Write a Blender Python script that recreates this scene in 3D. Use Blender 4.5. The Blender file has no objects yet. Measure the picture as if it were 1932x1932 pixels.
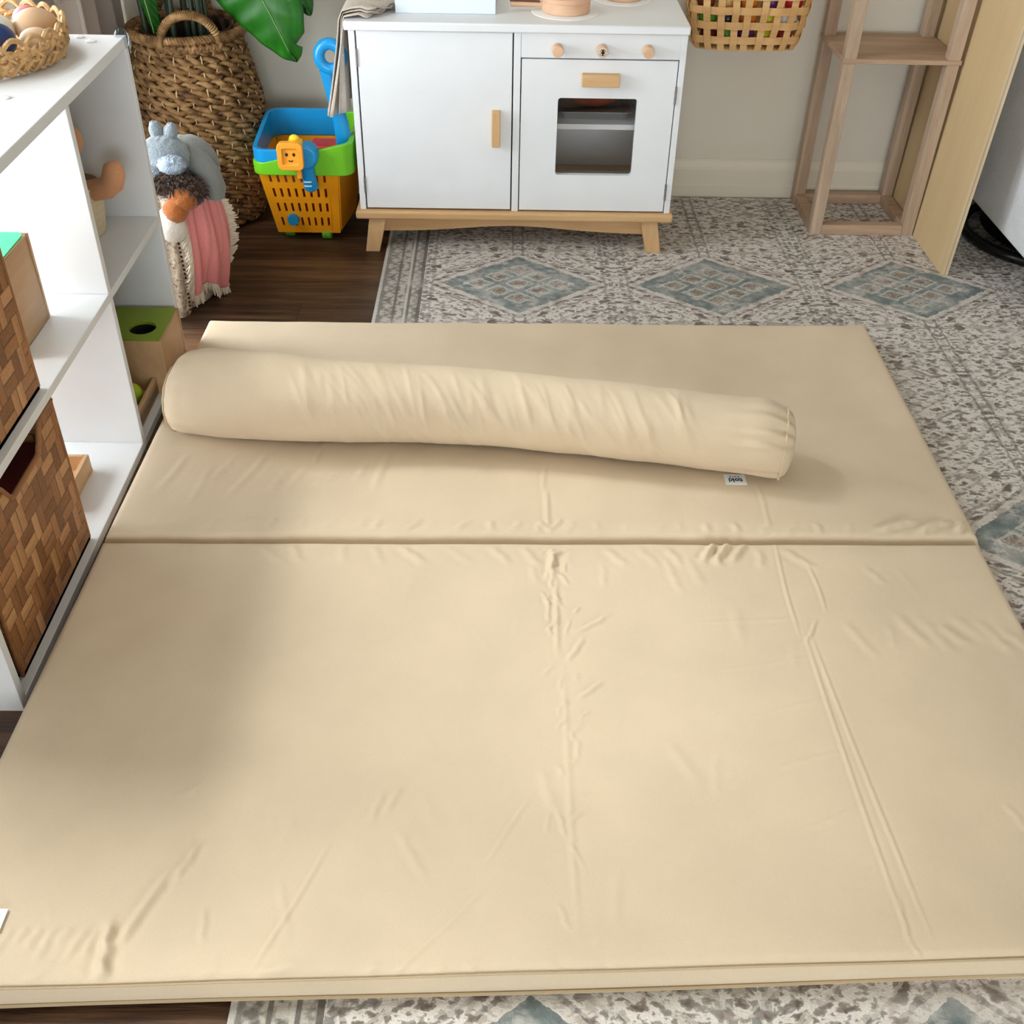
import bpy, bmesh, math, random
import numpy as np
from mathutils import Vector, Matrix, noise as mnoise
random.seed(7)
SC = bpy.context.scene
COL = SC.collection
PI = math.pi
cos, sin = math.cos, math.sin
R = random.Random(11)

# ------------------------------------------------------------------ materials
def lin(c):
    out = []
    for v in c:
        v = v / 255.0
        out.append(v / 12.92 if v <= 0.04045 else ((v + 0.055) / 1.055) ** 2.4)
    return (out[0], out[1], out[2], 1.0)

class Ex:
    """tiny expression wrapper around math nodes"""
    def __init__(s, t, k): s.t, s.k = t, k
    def op(s, o, *a):
        n = s.t.nodes.new('ShaderNodeMath'); n.operation = o
        for i, v in enumerate((s,) + a):
            if isinstance(v, Ex): s.t.links.new(v.k, n.inputs[i])
            else: n.inputs[i].default_value = v
        return Ex(s.t, n.outputs[0])
    def __add__(s, o): return s.op('ADD', o)
    __radd__ = __add__
    def __sub__(s, o): return s.op('SUBTRACT', o)
    def __rsub__(s, o): return s.op('MULTIPLY', -1.0).op('ADD', o)
    def __mul__(s, o): return s.op('MULTIPLY', o)
    __rmul__ = __mul__
    def __truediv__(s, o): return s.op('DIVIDE', o)
    def __abs__(s): return s.op('ABSOLUTE')
    def floor(s): return s.op('FLOOR')
    def fmod(s, m): return s.op('FLOORED_MODULO', m)
    def lt(s, o): return s.op('LESS_THAN', o)
    def gt(s, o): return s.op('GREATER_THAN', o)
    def mx(s, o): return s.op('MAXIMUM', o)
    def mn(s, o): return s.op('MINIMUM', o)
    def step(s, a, b):
        n = s.t.nodes.new('ShaderNodeMapRange'); n.interpolation_type = 'SMOOTHSTEP'
        s.t.links.new(s.k, n.inputs[0]); n.inputs[1].default_value = a; n.inputs[2].default_value = b
        return Ex(s.t, n.outputs[0])

class Mat:
    def __init__(s, name, rough=.6, spec=.5, sheen=0.0, metal=0.0):
        s.m = bpy.data.materials.new(name); s.m.use_nodes = True
        s.t = s.m.node_tree; s.b = s.t.nodes['Principled BSDF']
        s.b.inputs['Roughness'].default_value = rough
        s.b.inputs['Specular IOR Level'].default_value = spec
        s.b.inputs['Metallic'].default_value = metal
        s.b.inputs['Sheen Weight'].default_value = sheen
        tc = s.t.nodes.new('ShaderNodeTexCoord'); s.co = tc.outputs['Object']
        sp = s.t.nodes.new('ShaderNodeSeparateXYZ'); s.t.links.new(s.co, sp.inputs[0])
        s.x, s.y, s.z = [Ex(s.t, o) for o in sp.outputs]
    def vec(s, x, y, z=0.0):
        n = s.t.nodes.new('ShaderNodeCombineXYZ')
        for i, v in enumerate((x, y, z)):
            if isinstance(v, Ex): s.t.links.new(v.k, n.inputs[i])
            else: n.inputs[i].default_value = v
        return n.outputs[0]
    def map(s, sc=(1, 1, 1), rot=(0, 0, 0)):
        n = s.t.nodes.new('ShaderNodeMapping'); s.t.links.new(s.co, n.inputs[0])
        n.inputs['Scale'].default_value = sc; n.inputs['Rotation'].default_value = rot
        return n.outputs[0]
    def noise(s, scale, detail=3, rough=.5, dist=0, v=None):
        n = s.t.nodes.new('ShaderNodeTexNoise'); s.t.links.new(v or s.co, n.inputs['Vector'])
        n.inputs['Scale'].default_value = scale; n.inputs['Detail'].default_value = detail
        n.inputs['Roughness'].default_value = rough; n.inputs['Distortion'].default_value = dist
        return Ex(s.t, n.outputs[0])
    def vor(s, scale, v=None, feat='F1', out=0):
        n = s.t.nodes.new('ShaderNodeTexVoronoi'); s.t.links.new(v or s.co, n.inputs['Vector'])
        n.inputs['Scale'].default_value = scale; n.feature = feat
        return Ex(s.t, n.outputs[out])
    def white(s, v):
        n = s.t.nodes.new('ShaderNodeTexWhiteNoise'); n.noise_dimensions = '3D'; s.t.links.new(v, n.inputs['Vector'])
        return Ex(s.t, n.outputs['Value'])
    def ramp(s, e, stops, const=False):
        n = s.t.nodes.new('ShaderNodeValToRGB'); s.t.links.new(e.k, n.inputs[0])
        cr = n.color_ramp
        if const: cr.interpolation = 'CONSTANT'
        while len(cr.elements) < len(stops): cr.elements.new(.5)
        for el, (p, c) in zip(cr.elements, stops):
            el.position = p; el.color = lin(c)
        return n.outputs[0]
    def mix(s, f, a, b):
        n = s.t.nodes.new('ShaderNodeMix'); n.data_type = 'RGBA'
        if isinstance(f, Ex): s.t.links.new(f.k, n.inputs[0])
        else: n.inputs[0].default_value = f
        for i, c in ((6, a), (7, b)):
            if isinstance(c, tuple): n.inputs[i].default_value = lin(c)
            else: s.t.links.new(c, n.inputs[i])
        return n.outputs[2]
    def color(s, c):
        if isinstance(c, tuple): s.b.inputs['Base Color'].default_value = lin(c)
        else: s.t.links.new(c, s.b.inputs['Base Color'])
        return s
    def bump(s, e, dist=.002, strength=1.0):
        n = s.t.nodes.new('ShaderNodeBump'); s.t.links.new(e.k, n.inputs['Height'])
        n.inputs['Distance'].default_value = dist; n.inputs['Strength'].default_value = strength
        s.t.links.new(n.outputs[0], s.b.inputs['Normal']); return s

def sh(c, k): return tuple(max(0, min(255, v * k)) for v in c)
MATS = {}
def basic(name, c, rough=.6, var=.06, vs=12, bump=0, bs=300, spec=.5, sheen=0, metal=0, stretch=(1, 1, 1)):
    if name in MATS: return MATS[name]
    m = Mat(name, rough, spec, sheen, metal)
    v = m.map(stretch)
    m.color(m.ramp(m.noise(vs, 4, v=v), [(.3, sh(c, 1 - var)), (.7, sh(c, 1 + var))]))
    if bump: m.bump(m.noise(bs, 2, v=v), bump)
    MATS[name] = m.m
    return m.m
def wood(name, c1, c2, axis='x', scale=14, rough=.55, bump=.0004, spec=.35):
    if name in MATS: return MATS[name]
    m = Mat(name, rough, spec)
    st = {'x': (.08, 1, 1), 'y': (1, .08, 1), 'z': (1, 1, .08)}[axis]
    v = m.map(st)
    a = m.noise(scale, 5, .6, 1.2, v=v); b = m.noise(scale * 9, 3, .7, 0, v=v)
    g = (a * .7 + b * .3)
    m.color(m.ramp(g, [(.32, c2), (.5, sh(tuple((p + q) / 2 for p, q in zip(c1, c2)), 1.0)), (.68, c1)]))
    m.bump(b, bump)
    MATS[name] = m.m
    return m.m

def m_rug():
    m = Mat('rug_pile', .95, .1, .15)
    HX, HY = .186, .148
    q = .0035
    wob = (m.noise(70, 2) - .5) * .013
    x0 = m.x + wob; y0 = m.y + (m.noise(60, 2) - .5) * .013
    # row index shifts nothing: medallions repeat on a plain grid
    u = (x0 - .042 + .2325).fmod(.465) - .2325
    v = (y0 - 2.375 + .475).fmod(.95) - .475
    au, av = abs(u), abs(v)
    d = au / HX + av / HY
    a = u / HX + v / HY; b = u / HX - v / HY
    # field: small mirrored blocky motifs, worn
    def motif(cell, seed, thr):
        cx = (au / cell).floor(); cy = ((av) / cell).floor()
        return m.white(m.vec(cx, cy, seed)).gt(thr)
    vf = m.vec(au, av * 1.5, 0.0)
    n1 = m.noise(27, 1, .5, 0.0, v=vf); n2 = m.noise(66, 2, .6, 0.0, v=vf)
    n3 = m.noise(34, 1, .5, 0, v=m.vec(au, av, 3.0))
    blocks = (n1 * .55 + n2 * .45)
    field = m.ramp(blocks, [(.32, (98, 86, 82)), (.39, (128, 116, 110)), (.44, (164, 153, 145)), (.465, (234, 228, 222)), (.545, (240, 235, 230)), (.57, (176, 172, 166)), (.62, (148, 140, 134)), (.68, (112, 100, 95))])
    field = m.mix(n3.step(.55, .64) * .6, field, (174, 162, 150))
    # vertical chain stripes beside the medallions
    fine = m.noise(300, 2)
    stripe = (abs(au - .205)).lt(.0035)
    field = m.mix(stripe * .4, field, (104, 92, 88))
    dots = (abs(au - .2195)).lt(.005) * ((av / .022).fmod(1.0)).lt(.55)
    field = m.mix(dots * .7, field, (112, 116, 116))
    # chevron bands parallel to the medallions
    k = ((d - 1.3) / .36).fmod(1.0)
    field = m.mix(d.gt(1.3) * k.lt(.14) * .3, field, (110, 96, 90))
    field = m.mix(d.gt(1.3) * (k - .14).gt(0) * k.lt(.26) * .5, field, (226, 220, 212))
    spine = au.lt(.02) * d.gt(1.1)
    field = m.mix(spine * (abs(au - .012)).lt(.003) * .5, field, (92, 84, 80))
    # medallion
    teal = m.ramp(m.noise(40, 3), [(.35, (112, 126, 127)), (.55, (140, 150, 149)), (.7, (172, 178, 175))])
    ia = abs((a + .25).fmod(.5) - .25) * 4; ib = abs((b + .25).fmod(.5) - .25) * 4
    cell = ia.mx(ib)
    inn = abs(a).mx(abs(b)).lt(.75)
    med = m.mix(inn * cell.lt(.66) * au.lt(.12), teal, m.ramp(m.noise(180, 3), [(.4, (128, 120, 112)), (.5, (150, 140, 126)), (.62, (190, 186, 178))]))
    med = m.mix(inn * au.lt(.12) * (abs(cell - .68)).lt(.1), med, (198, 200, 196))
    med = m.mix(inn * cell.lt(.3) * au.lt(.12) * .6, med, (150, 122, 100))
    med = m.mix((abs(au - .125)).lt(.006) * av.lt(.006), med, (220, 216, 208))
    med = m.mix((d - .9).gt(0) * .25, med, (92, 108, 110))
    wr0 = m.noise(24, 3, .6).step(.42, .66)
    out = m.mix(d.lt(1.0) * (1 - wr0 * .55), field, med)
    out = m.mix((abs(d - 1.06)).lt(.055) * .6, out, (220, 213, 205))
    out = m.mix((abs(d - 1.15)).lt(.03) * .45, out, (116, 102, 96))
    # left border
    bx = m.x + .288
    border = m.ramp(m.noise(75, 2, v=m.vec(m.x, abs((m.y).fmod(.12) - .06), 1.0)), [(.38, (126, 122, 116)), (.5, (170, 166, 158)), (.6, (206, 200, 192))])
    for c, w, colr in ((.004, .004, (216, 212, 206)), (.012, .003, (140, 138, 134)), (.045, .003, (120, 112, 106)), (.07, .003, (214, 208, 200)), (.076, .003, (120, 116, 112)), (.1, .004, (112, 104, 98))):
        border = m.mix((abs(bx - c)).lt(w) * .9, border, colr)
    dash = (abs(bx - .058)).lt(.006) * ((m.y / .035).fmod(1.0)).lt(.5)
    border = m.mix(dash * .8, border, (208, 202, 194))
    out = m.mix(bx.lt(.104), out, border)
    # worn pale patches, with pile sheen painted in
    wear_sheen = m.noise(9, 4, .6).step(.5, .75)
    out = m.mix(wear_sheen * .42, out, (230, 226, 222))
    speck = m.noise(420, 2, .7)
    out = m.mix((speck - .5) * .6, out, (96, 88, 84))
    m.color(out)
    m.bump(m.noise(500, 2, .7) + m.noise(60, 2) * .6, .004, .8)
    return m.m

def m_floor():
    m = Mat('dark_plank_floor', .42, .4)
    py = (m.y / .12).floor()
    px = (m.x + m.white(m.vec(py, 3.0, 0)) * 1.7) / 1.2
    idv = m.white(m.vec(py, px.floor(), 1.0))
    g = m.noise(26, 5, .65, 1.0, v=m.vec(m.x * .07, m.y, idv)); g2 = m.noise(160, 3, .7, 0, v=m.vec(m.x * .05, m.y, idv))
    e = g * .6 + g2 * .3 + idv * .14
    c = m.ramp(e, [(.36, (44, 29, 19)), (.5, (74, 51, 35)), (.62, (108, 78, 55))])
    gap = ((m.y / .12).fmod(1.0)).lt(.02).mx((px.fmod(1.0)).lt(.0025))
    m.color(m.mix(gap * .8, c, (22, 14, 9)))
    m.bump(g2 - gap * .6, .0015)
    return m.m

def m_bamboo():
    m = Mat('bamboo_twill', .5, .4)
    # basket-weave of flat splints in two directions on the vertical faces
    h = m.x + m.y; w = .042
    i = (h / w).floor(); j = (m.z / w).floor()
    par = (i + j).fmod(2.0)
    fu = (h / w).fmod(1.0); fv = (m.z / w).fmod(1.0)
    sh_ = (j * .37).fmod(1.0)
    fu = ((h / w) + (j * .25)).fmod(1.0)
    i = ((h / w) + (j * .25)).floor(); par = (i + j).fmod(2.0)
    half = ((fu * 2).fmod(1.0)); halfv = ((fv * 2).fmod(1.0))
    lane = par * half + (1 - par) * halfv
    idv = m.white(m.vec(i * 2 + (fu * 2).floor() * par, j * 2 + (fv * 2).floor() * (1 - par), par))
    gr = m.noise(220, 3, .6, 0, v=m.vec(h * 1.0, m.z * 1.0, 0))
    c = m.ramp(idv * .6 + gr * .4, [(.25, (122, 78, 42)), (.5, (162, 110, 66)), (.75, (196, 146, 98))])
    edge = lane.lt(.07).mx(lane.gt(.93))
    m.color(m.mix(edge * .75, c, (84, 52, 28)))
    m.bump(1 - abs(lane - .5) * 2, .002, .7)
    return m.m

def m_fabric(name, c, weave=900, var=.03, bump=.0006, sheen=.15):
    if name in MATS: return MATS[name]
    m = Mat(name, .9, .15, sheen)
    n = m.noise(7, 3) * .6 + m.noise(weave, 2) * .4
    m.color(m.ramp(n, [(.35, sh(c, 1 - var)), (.65, sh(c, 1 + var))]))
    m.bump(m.noise(weave, 2), bump, .6)
    MATS[name] = m.m
    return m.m
def m_clear(name, tint=(250, 252, 252), gl=.12, rough=.03):
    m = bpy.data.materials.new(name); m.use_nodes = True; t = m.node_tree
    t.nodes.remove(t.nodes['Principled BSDF'])
    tr = t.nodes.new('ShaderNodeBsdfTransparent'); tr.inputs[0].default_value = lin(tint)
    g = t.nodes.new('ShaderNodeBsdfGlossy'); g.inputs['Roughness'].default_value = rough
    mx = t.nodes.new('ShaderNodeMixShader'); mx.inputs[0].default_value = gl * .4
    t.links.new(tr.outputs[0], mx.inputs[1]); t.links.new(g.outputs[0], mx.inputs[2])
    t.links.new(mx.outputs[0], t.nodes['Material Output'].inputs[0])
    return m

# ------------------------------------------------------------------ mesh builder
class B:
    def __init__(s): s.v, s.f = [], []
    def add(s, vs, fs):
        o = len(s.v); s.v += [tuple(p) for p in vs]; s.f += [tuple(i + o for i in f) for f in fs]; return s
    def box(s, x0, x1, y0, y1, z0, z1):
        return s.add([(x0, y0, z0), (x1, y0, z0), (x1, y1, z0), (x0, y1, z0), (x0, y0, z1), (x1, y0, z1), (x1, y1, z1), (x0, y1, z1)],
                     [(0, 3, 2, 1), (4, 5, 6, 7), (0, 1, 5, 4), (1, 2, 6, 5), (2, 3, 7, 6), (3, 0, 4, 7)])
    def hexa(s, p): # 8 points, bottom loop then top loop
        return s.add(p, [(0, 3, 2, 1), (4, 5, 6, 7), (0, 1, 5, 4), (1, 2, 6, 5), (2, 3, 7, 6), (3, 0, 4, 7)])
    def grid(s, rows, cu=False, cv=False):
        n, k = len(rows), len(rows[0]); o = len(s.v)
        for r in rows: s.v += [tuple(p) for p in r]
        for i in range(n if cv else n - 1):
            for j in range(k if cu else k - 1):
                a, b = i, (i + 1) % n; c, d = j, (j + 1) % k
                s.f.append((o + a * k + c, o + a * k + d, o + b * k + d, o + b * k + c))
        return s
    def cap(s, ring): # ngon
        o = len(s.v); s.v += [tuple(p) for p in ring]; s.f.append(tuple(range(o, o + len(ring)))); return s
    def tube(s, pts, r, seg=8, closed=False, caps=True, flat=1.0, up=None):
        pts = [Vector(p) for p in pts]; n = len(pts); rows = []
        prev = None
        for i, p in enumerate(pts):
            if closed: t = pts[(i + 1) % n] - pts[i - 1]
            else: t = pts[min(i + 1, n - 1)] - pts[max(i - 1, 0)]
            t = t.normalized() if t.length > 1e-9 else Vector((0, 0, 1))
            ref = Vector(up) if up else (prev if prev else (Vector((0, 0, 1)) if abs(t.z) < .9 else Vector((1, 0, 0))))
            a = ref - t * ref.dot(t)
            if a.length < 1e-6: a = t.orthogonal()
            a.normalize(); b = t.cross(a); prev = a
            rr = r[i] if isinstance(r, (list, tuple)) else r
            rows.append([p + a * (cos(2 * PI * k / seg) * rr * flat) + b * (sin(2 * PI * k / seg) * rr) for k in range(seg)])
        s.grid(rows, cu=True, cv=closed)
        if caps and not closed: s.cap(rows[0][::-1]); s.cap(rows[-1])
        return s
    def lathe(s, prof, c, seg=48, caps=(False, False), sx=1.0, sy=1.0):
        rows = [[(c[0] + cos(2 * PI * k / seg) * r * sx, c[1] + sin(2 * PI * k / seg) * r * sy, c[2] + z) for k in range(seg)] for r, z in prof]
        s.grid(rows, cu=True)
        if caps[0]: s.cap(rows[0][::-1])
        if caps[1]: s.cap(rows[-1])
        return s
    def cyl(s, p0, p1, r, seg=24, r2=None):
        return s.tube([p0, p1], [r, r if r2 is None else r2], seg)
    def prism(s, poly, axis, a, b): # poly of 2D points extruded along an axis
        def P(q, h): return {'x': (h, q[0], q[1]), 'y': (q[0], h, q[1]), 'z': (q[0], q[1], h)}[axis]
        n = len(poly); o = len(s.v)
        s.v += [P(q, a) for q in poly] + [P(q, b) for q in poly]
        s.f.append(tuple(o + i for i in range(n))[::-1]); s.f.append(tuple(o + n + i for i in range(n)))
        for i in range(n):
            j = (i + 1) % n; s.f.append((o + i, o + j, o + n + j, o + n + i))
        return s
    def ball(s, c, r, seg=24, rings=14, fn=None):
        rx, ry, rz = r if isinstance(r, tuple) else (r, r, r)
        rows = []
        for i in range(rings + 1):
            th = PI * i / rings
            th = min(max(th, .02), PI - .02)
            row = []
            for k in range(seg):
                ph = 2 * PI * k / seg
                d = Vector((sin(th) * cos(ph), sin(th) * sin(ph), -cos(th)))
                f = fn(d) if fn else 1.0
                row.append((c[0] + d.x * rx * f, c[1] + d.y * ry * f, c[2] + d.z * rz * f))
            rows.append(row)
        s.grid(rows, cu=True); s.cap(rows[0][::-1]); s.cap(rows[-1]); return s
    def rot(s, ang, axis, c):
        mt = Matrix.Translation(c) @ Matrix.Rotation(ang, 4, axis) @ Matrix.Translation(-Vector(c))
        s.v = [tuple(mt @ Vector(p)) for p in s.v]; return s

WLOC = {}
def obj(name, b, m, parent=None, bev=0, smooth=True, seg=2, solid=0, sub=0, ang=40, label=None):
    me = bpy.data.meshes.new(name)
    if parent is not None: o0 = WLOC[parent.name]
    else:
        a = np.array(b.v); lo, hi = a.min(0), a.max(0)
        o0 = Vector(((lo[0] + hi[0]) / 2, (lo[1] + hi[1]) / 2, lo[2]))
    vs = (np.array(b.v) - np.array(o0)).tolist()
    me.from_pydata(vs, [], b.f); me.update()
    bm = bmesh.new(); bm.from_mesh(me)
    bmesh.ops.remove_doubles(bm, verts=bm.verts, dist=1e-6)
    bmesh.ops.recalc_face_normals(bm, faces=bm.faces)
    bm.to_mesh(me); bm.free()
    me.materials.append(m)
    o = bpy.data.objects.new(name, me); COL.objects.link(o)
    if parent is not None: o.parent = parent
    else: o.location = o0
    WLOC[o.name] = o0
    if smooth:
        me.polygons.foreach_set('use_smooth', [True] * len(me.polygons))
        md = None
        bm = bmesh.new(); bm.from_mesh(me)
        for e in bm.edges:
            if len(e.link_faces) == 2 and e.calc_face_angle(0) > math.radians(ang): e.smooth = False
        bm.to_mesh(me); bm.free()
    if solid:
        md = o.modifiers.new('Solidify', 'SOLIDIFY'); md.thickness = solid; md.offset = 0
    if bev:
        md = o.modifiers.new('Bevel', 'BEVEL'); md.width = bev; md.segments = seg; md.limit_method = 'ANGLE'; md.angle_limit = math.radians(35)
        md.harden_normals = False
    if sub:
        md = o.modifiers.new('Subd', 'SUBSURF'); md.levels = sub; md.render_levels = sub
    if label: o['label'] = label
    return o
def thing(name, label, cat, loc, group=None):
    o = bpy.data.objects.new(name, None); COL.objects.link(o); o.location = loc
    o.empty_display_size = .05
    WLOC[o.name] = Vector(loc)
    o['label'] = label; o['category'] = cat
    if group: o['group'] = group
    return o
def tag(o, label, cat, group=None):
    o['label'] = label; o['category'] = cat
    if group: o['group'] = group
    return o
def struct(name, b, m, parent=None, **k):
    o = obj(name, b, m, parent, **k)
    if parent is None: o['kind'] = 'structure'
    return o
def lerp(a, b, t): return a + (b - a) * t
def smooth01(t): t = max(0, min(1, t)); return t * t * (3 - 2 * t)
def fbm(x, y, z=0, o=3): return mnoise.fractal(Vector((x, y, z)), 1.0, 2.0, o)

WHITE = basic('white_board', (224, 226, 229), .42, .01)
PINE = wood('pine', (224, 188, 142), (198, 156, 108), 'x', 10)
PINEZ = wood('pine_upright', (226, 190, 144), (200, 158, 110), 'z', 10)
BEECH = basic('beech', (222, 182, 150), .55, .05, 40, .0003, 200, stretch=(.3, 1, 1))
OAK = wood('grey_oak', (204, 182, 160), (160, 136, 116), 'z', 18)
OAKX = wood('grey_oak_rail', (202, 174, 148), (160, 132, 110), 'x', 18)
PLY = wood('plywood_face', (220, 197, 156), (204, 176, 134), 'z', 3.5)
SAND = m_fabric('sand_cotton', (217, 199, 173), 900, .025)

# ------------------------------------------------------------------ setting
YW, XL = 2.95, -1.13
b = B(); b.box(XL - .1, 2.4, -2.6, YW + .1, -.06, 0); struct('floor', b, m_floor())
WALL = basic('painted_wall', (218, 211, 198), .8, .012, 3, .0004, 250)
b = B(); b.box(XL - .1, 2.4, YW, YW + .1, 0, 2.5); struct('wall_back', b, WALL)
WINS = ((1.24, 2.45, .2, 1.1), (1.24, 2.45, 1.42, 2.15), (.8, 1.2, .2, 2.15))  # openings shaped for the sunlight; the wall band between them is added
b = B(); b.box(XL - .1, XL, -2.6, .8, 0, 2.5); b.box(XL - .1, XL, 2.45, YW, 0, 2.5); b.box(XL - .1, XL, 1.2, 1.24, .2, 2.15)
b.box(XL - .1, XL, .8, 2.45, 0, .2); b.box(XL - .1, XL, .8, 2.45, 2.15, 2.5); b.box(XL - .1, XL, 1.24, 2.45, 1.1, 1.42)
struct('wall_left', b, WALL, smooth=False)
b = B(); b.box(2.4, 2.5, -2.6, YW + .1, 0, 2.5); struct('wall_right', b, WALL, smooth=False)
b = B(); b.box(XL - .1, 2.5, -2.6, YW + .1, 2.5, 2.6); struct('ceiling', b, WALL, smooth=False)
b = B(); b.box(XL - 1.5, XL - .13, 1.2, 2.7, 1.13, 1.2); struct('sun_block_1', b, WALL, smooth=False)  # unseen ledge added outside to keep sun off the shelf top
FX0, FX1, FZ0, FZ1 = -1.0, 1.5, .15, 1.9
b = B(); b.box(XL - .1, FX0, -2.7, -2.6, 0, 2.5); b.box(FX1, 2.5, -2.7, -2.6, 0, 2.5); b.box(FX0, FX1, -2.7, -2.6, 0, FZ0); b.box(FX0, FX1, -2.7, -2.6, FZ1, 2.5); struct('wall_front', b, WALL, smooth=False)
TRIM = basic('trim_paint', (222, 214, 198), .5, .01, 3)
b = B(); b.prism([(YW, 0), (YW - .017, 0), (YW - .017, .036), (YW - .013, .041), (YW - .013, .08), (YW - .010, .086), (YW - .006, .1), (YW - .002, .106), (YW, .106)], 'x', XL, 2.4)
struct('baseboard_back', b, TRIM, smooth=False)
# glazed door / window in the left wall
GLASS = m_clear('window_glass')
for i, (WY0, WY1, WZ0, WZ1) in enumerate(WINS):
    w = bpy.data.objects.new('window_%d' % (i + 1), None); COL.objects.link(w); w.location = (XL - .05, (WY0 + WY1) / 2, WZ0); WLOC[w.name] = Vector(w.location); w['kind'] = 'structure'
    b = B(); f = .04
    b.box(XL - .08, XL - .02, WY0, WY1, WZ0, WZ0 + f); b.box(XL - .08, XL - .02, WY0, WY1, WZ1 - f, WZ1)
    for yy in (WY0, WY1 - f): b.box(XL - .08, XL - .02, yy, yy + f, WZ0 + f, WZ1 - f)
    obj('window_frame', b, WHITE, w, smooth=False)
    b = B(); b.box(XL - .053, XL - .047, WY0 + f, WY1 - f, WZ0 + f, WZ1 - f); obj('window_pane', b, GLASS, w, smooth=False)

w = bpy.data.objects.new('window_4', None); COL.objects.link(w); w.location = (.25, -2.65, FZ0); WLOC[w.name] = Vector(w.location); w['kind'] = 'structure'
b = B(); f = .04
b.box(FX0, FX1, -2.68, -2.62, FZ0, FZ0 + f); b.box(FX0, FX1, -2.68, -2.62, FZ1 - f, FZ1)
for xx in (FX0, .23, FX1 - f): b.box(xx, xx + f, -2.68, -2.62, FZ0 + f, FZ1 - f)
obj('window_frame', b, WHITE, w, smooth=False)
b = B(); b.box(FX0 + f, FX1 - f, -2.653, -2.647, FZ0 + f, FZ1 - f); obj('window_pane', b, GLASS, w, smooth=False)

# rug
b = B(); b.box(-.288, 2.2, .2, 2.925, 0, .007)
o = obj('area_rug', b, m_rug(), bev=.003)
# keep object coordinates equal to room coordinates for the woven pattern
off = Vector(o.location); o.data.transform(Matrix.Translation(off)); o.location = (0, 0, 0)
tag(o, 'large distressed grey and cream rug with teal diamond medallions under the mat', 'rug')

# ------------------------------------------------------------------ play mat
mat = thing('play_mat', 'big sand beige folding floor mat spread over the rug', 'play mat', (.08, 1.36, .007))
T, ZB = .05, .007
segs = [] # wrinkles: x0,y0,x1,y1,width,height
def ridge(x0, y0, x1, y1, w, h): segs.append((x0, y0, x1, y1, w, h))
rr = random.Random(3)
ridge(.447, 1.37, .447, 1.15, .0024, .0015); ridge(.452, 1.165, .466, .66, .0024, .0014); ridge(.463, 1.175, .488, .66, .0024, .0013)
ridge(.49, 1.31, .495, 1.20, .0026, .0014); ridge(.45, 1.135, .476, 1.185, .003, .0018); ridge(.466, .66, .482, .62, .0026, .0012); ridge(.47, .72, .46, .66, .003, .001)
ridge(.447, 1.39, .446, 1.52, .003, .0015)
for i in range(40):
    t = rr.random() ** 1.2; y = lerp(1.34, .66, t); x = lerp(.088, .098, t) + rr.gauss(0, .014)
    a = rr.choice((rr.uniform(-.5, .5), rr.uniform(.5, 1.1))); L = rr.uniform(.006, .022)
    ridge(x - L * sin(a), y - L * cos(a), x + L * sin(a), y + L * cos(a), rr.uniform(.0024, .0042), rr.uniform(.0008, .0018) * (1 - .5 * t))
ridge(.083, 1.345, .086, 1.27, .006, .0035); ridge(.1, 1.34, .083, 1.3, .006, .003); ridge(.086, 1.27, .09, 1.1, .004, .0014); ridge(.09, 1.1, .098, .66, .004, .0007)
ridge(.112, 1.15, .17, 1.19, .004, .0016); ridge(.11, 1.02, .15, 1.055, .004, .0016); ridge(.1, 1.09, .125, 1.14, .004, .0016)
ridge(.086, 1.385, .078, 1.5, .004, .002); ridge(.086, 1.385, .104, 1.42, .004, .0018); ridge(.086, 1.385, .067, 1.41, .004, .0018); ridge(.078, 1.5, .083, 1.585, .003, .0014)
for x0, x1, h in ((.322, .352, .005), (.345, .375, .005), (.372, .398, .004)): ridge(x0, 1.315, x1, 1.36, .006, h)
for x0, x1, h in ((.62, .70, .005), (.69, .75, .004), (.755, .775, .006)): ridge(x0, 1.395, x1, 1.42, .006, h)
for x in np.arange(-.5, .5, .06): ridge(x + rr.uniform(-.02, .02), 1.345, x + rr.uniform(0, .05), 1.30, .007, rr.uniform(.0005, .002))
for x in np.arange(-.56, .74, .045): ridge(x + rr.uniform(-.01, .01), 1.385, x + rr.uniform(.0, .03), 1.41, .006, rr.uniform(.0003, .0018))
ridge(-.372, .752, -.418, .65, .006, .0038); ridge(-.352, .785, -.374, .735, .005, .0032); ridge(-.428, .685, -.424, .612, .007, .005)
ridge(-.2, .79, -.26, .62, .003, .0012); ridge(.05, .86, -.02, .75, .003, .0009); ridge(.0, .74, -.12, .61, .003, .001); ridge(-.33, .70, -.32, .655, .004, .0012)
ridge(-.14, .86, -.155, .82, .005, .0016); ridge(-.12, .87, -.135, .83, .005, .0016)
for i in range(8): ridge(-.545 + i * .016, .64 + rr.uniform(-.01, .02), -.535 + i * .016, .675, .005, .0014)
for i in range(7): ridge(.60 + i * .028, 1.20 + rr.uniform(-.03, .02), .63 + i * .03, 1.12 + rr.uniform(-.03, .03), .009, rr.uniform(.0006, .0015))
for i in range(6): ridge(.30 + i * .02, 1.17 - i * .09, .44 + i * .004, 1.19 - i * .085, .004, .0006)
for i in range(9): ridge(-.58 + i * .045 + rr.uniform(-.02, .02), 1.47 + rr.uniform(-.03, .05), -.55 + i * .045, 1.55 + rr.uniform(-.02, .06), .007, rr.uniform(.0006, .0016))
ridge(-.315, 1.64, -.325, 1.56, .004, .0016)
for i in range(26): # faint overall ripples
    x = rr.uniform(-.5, .7); y = rr.uniform(.66, 1.3); a = rr.uniform(-.5, .9); L = rr.uniform(.03, .09)
    ridge(x, y, x + L * sin(a), y + L * cos(a), rr.uniform(.004, .009), rr.uniform(.0003, .0009))
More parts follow.
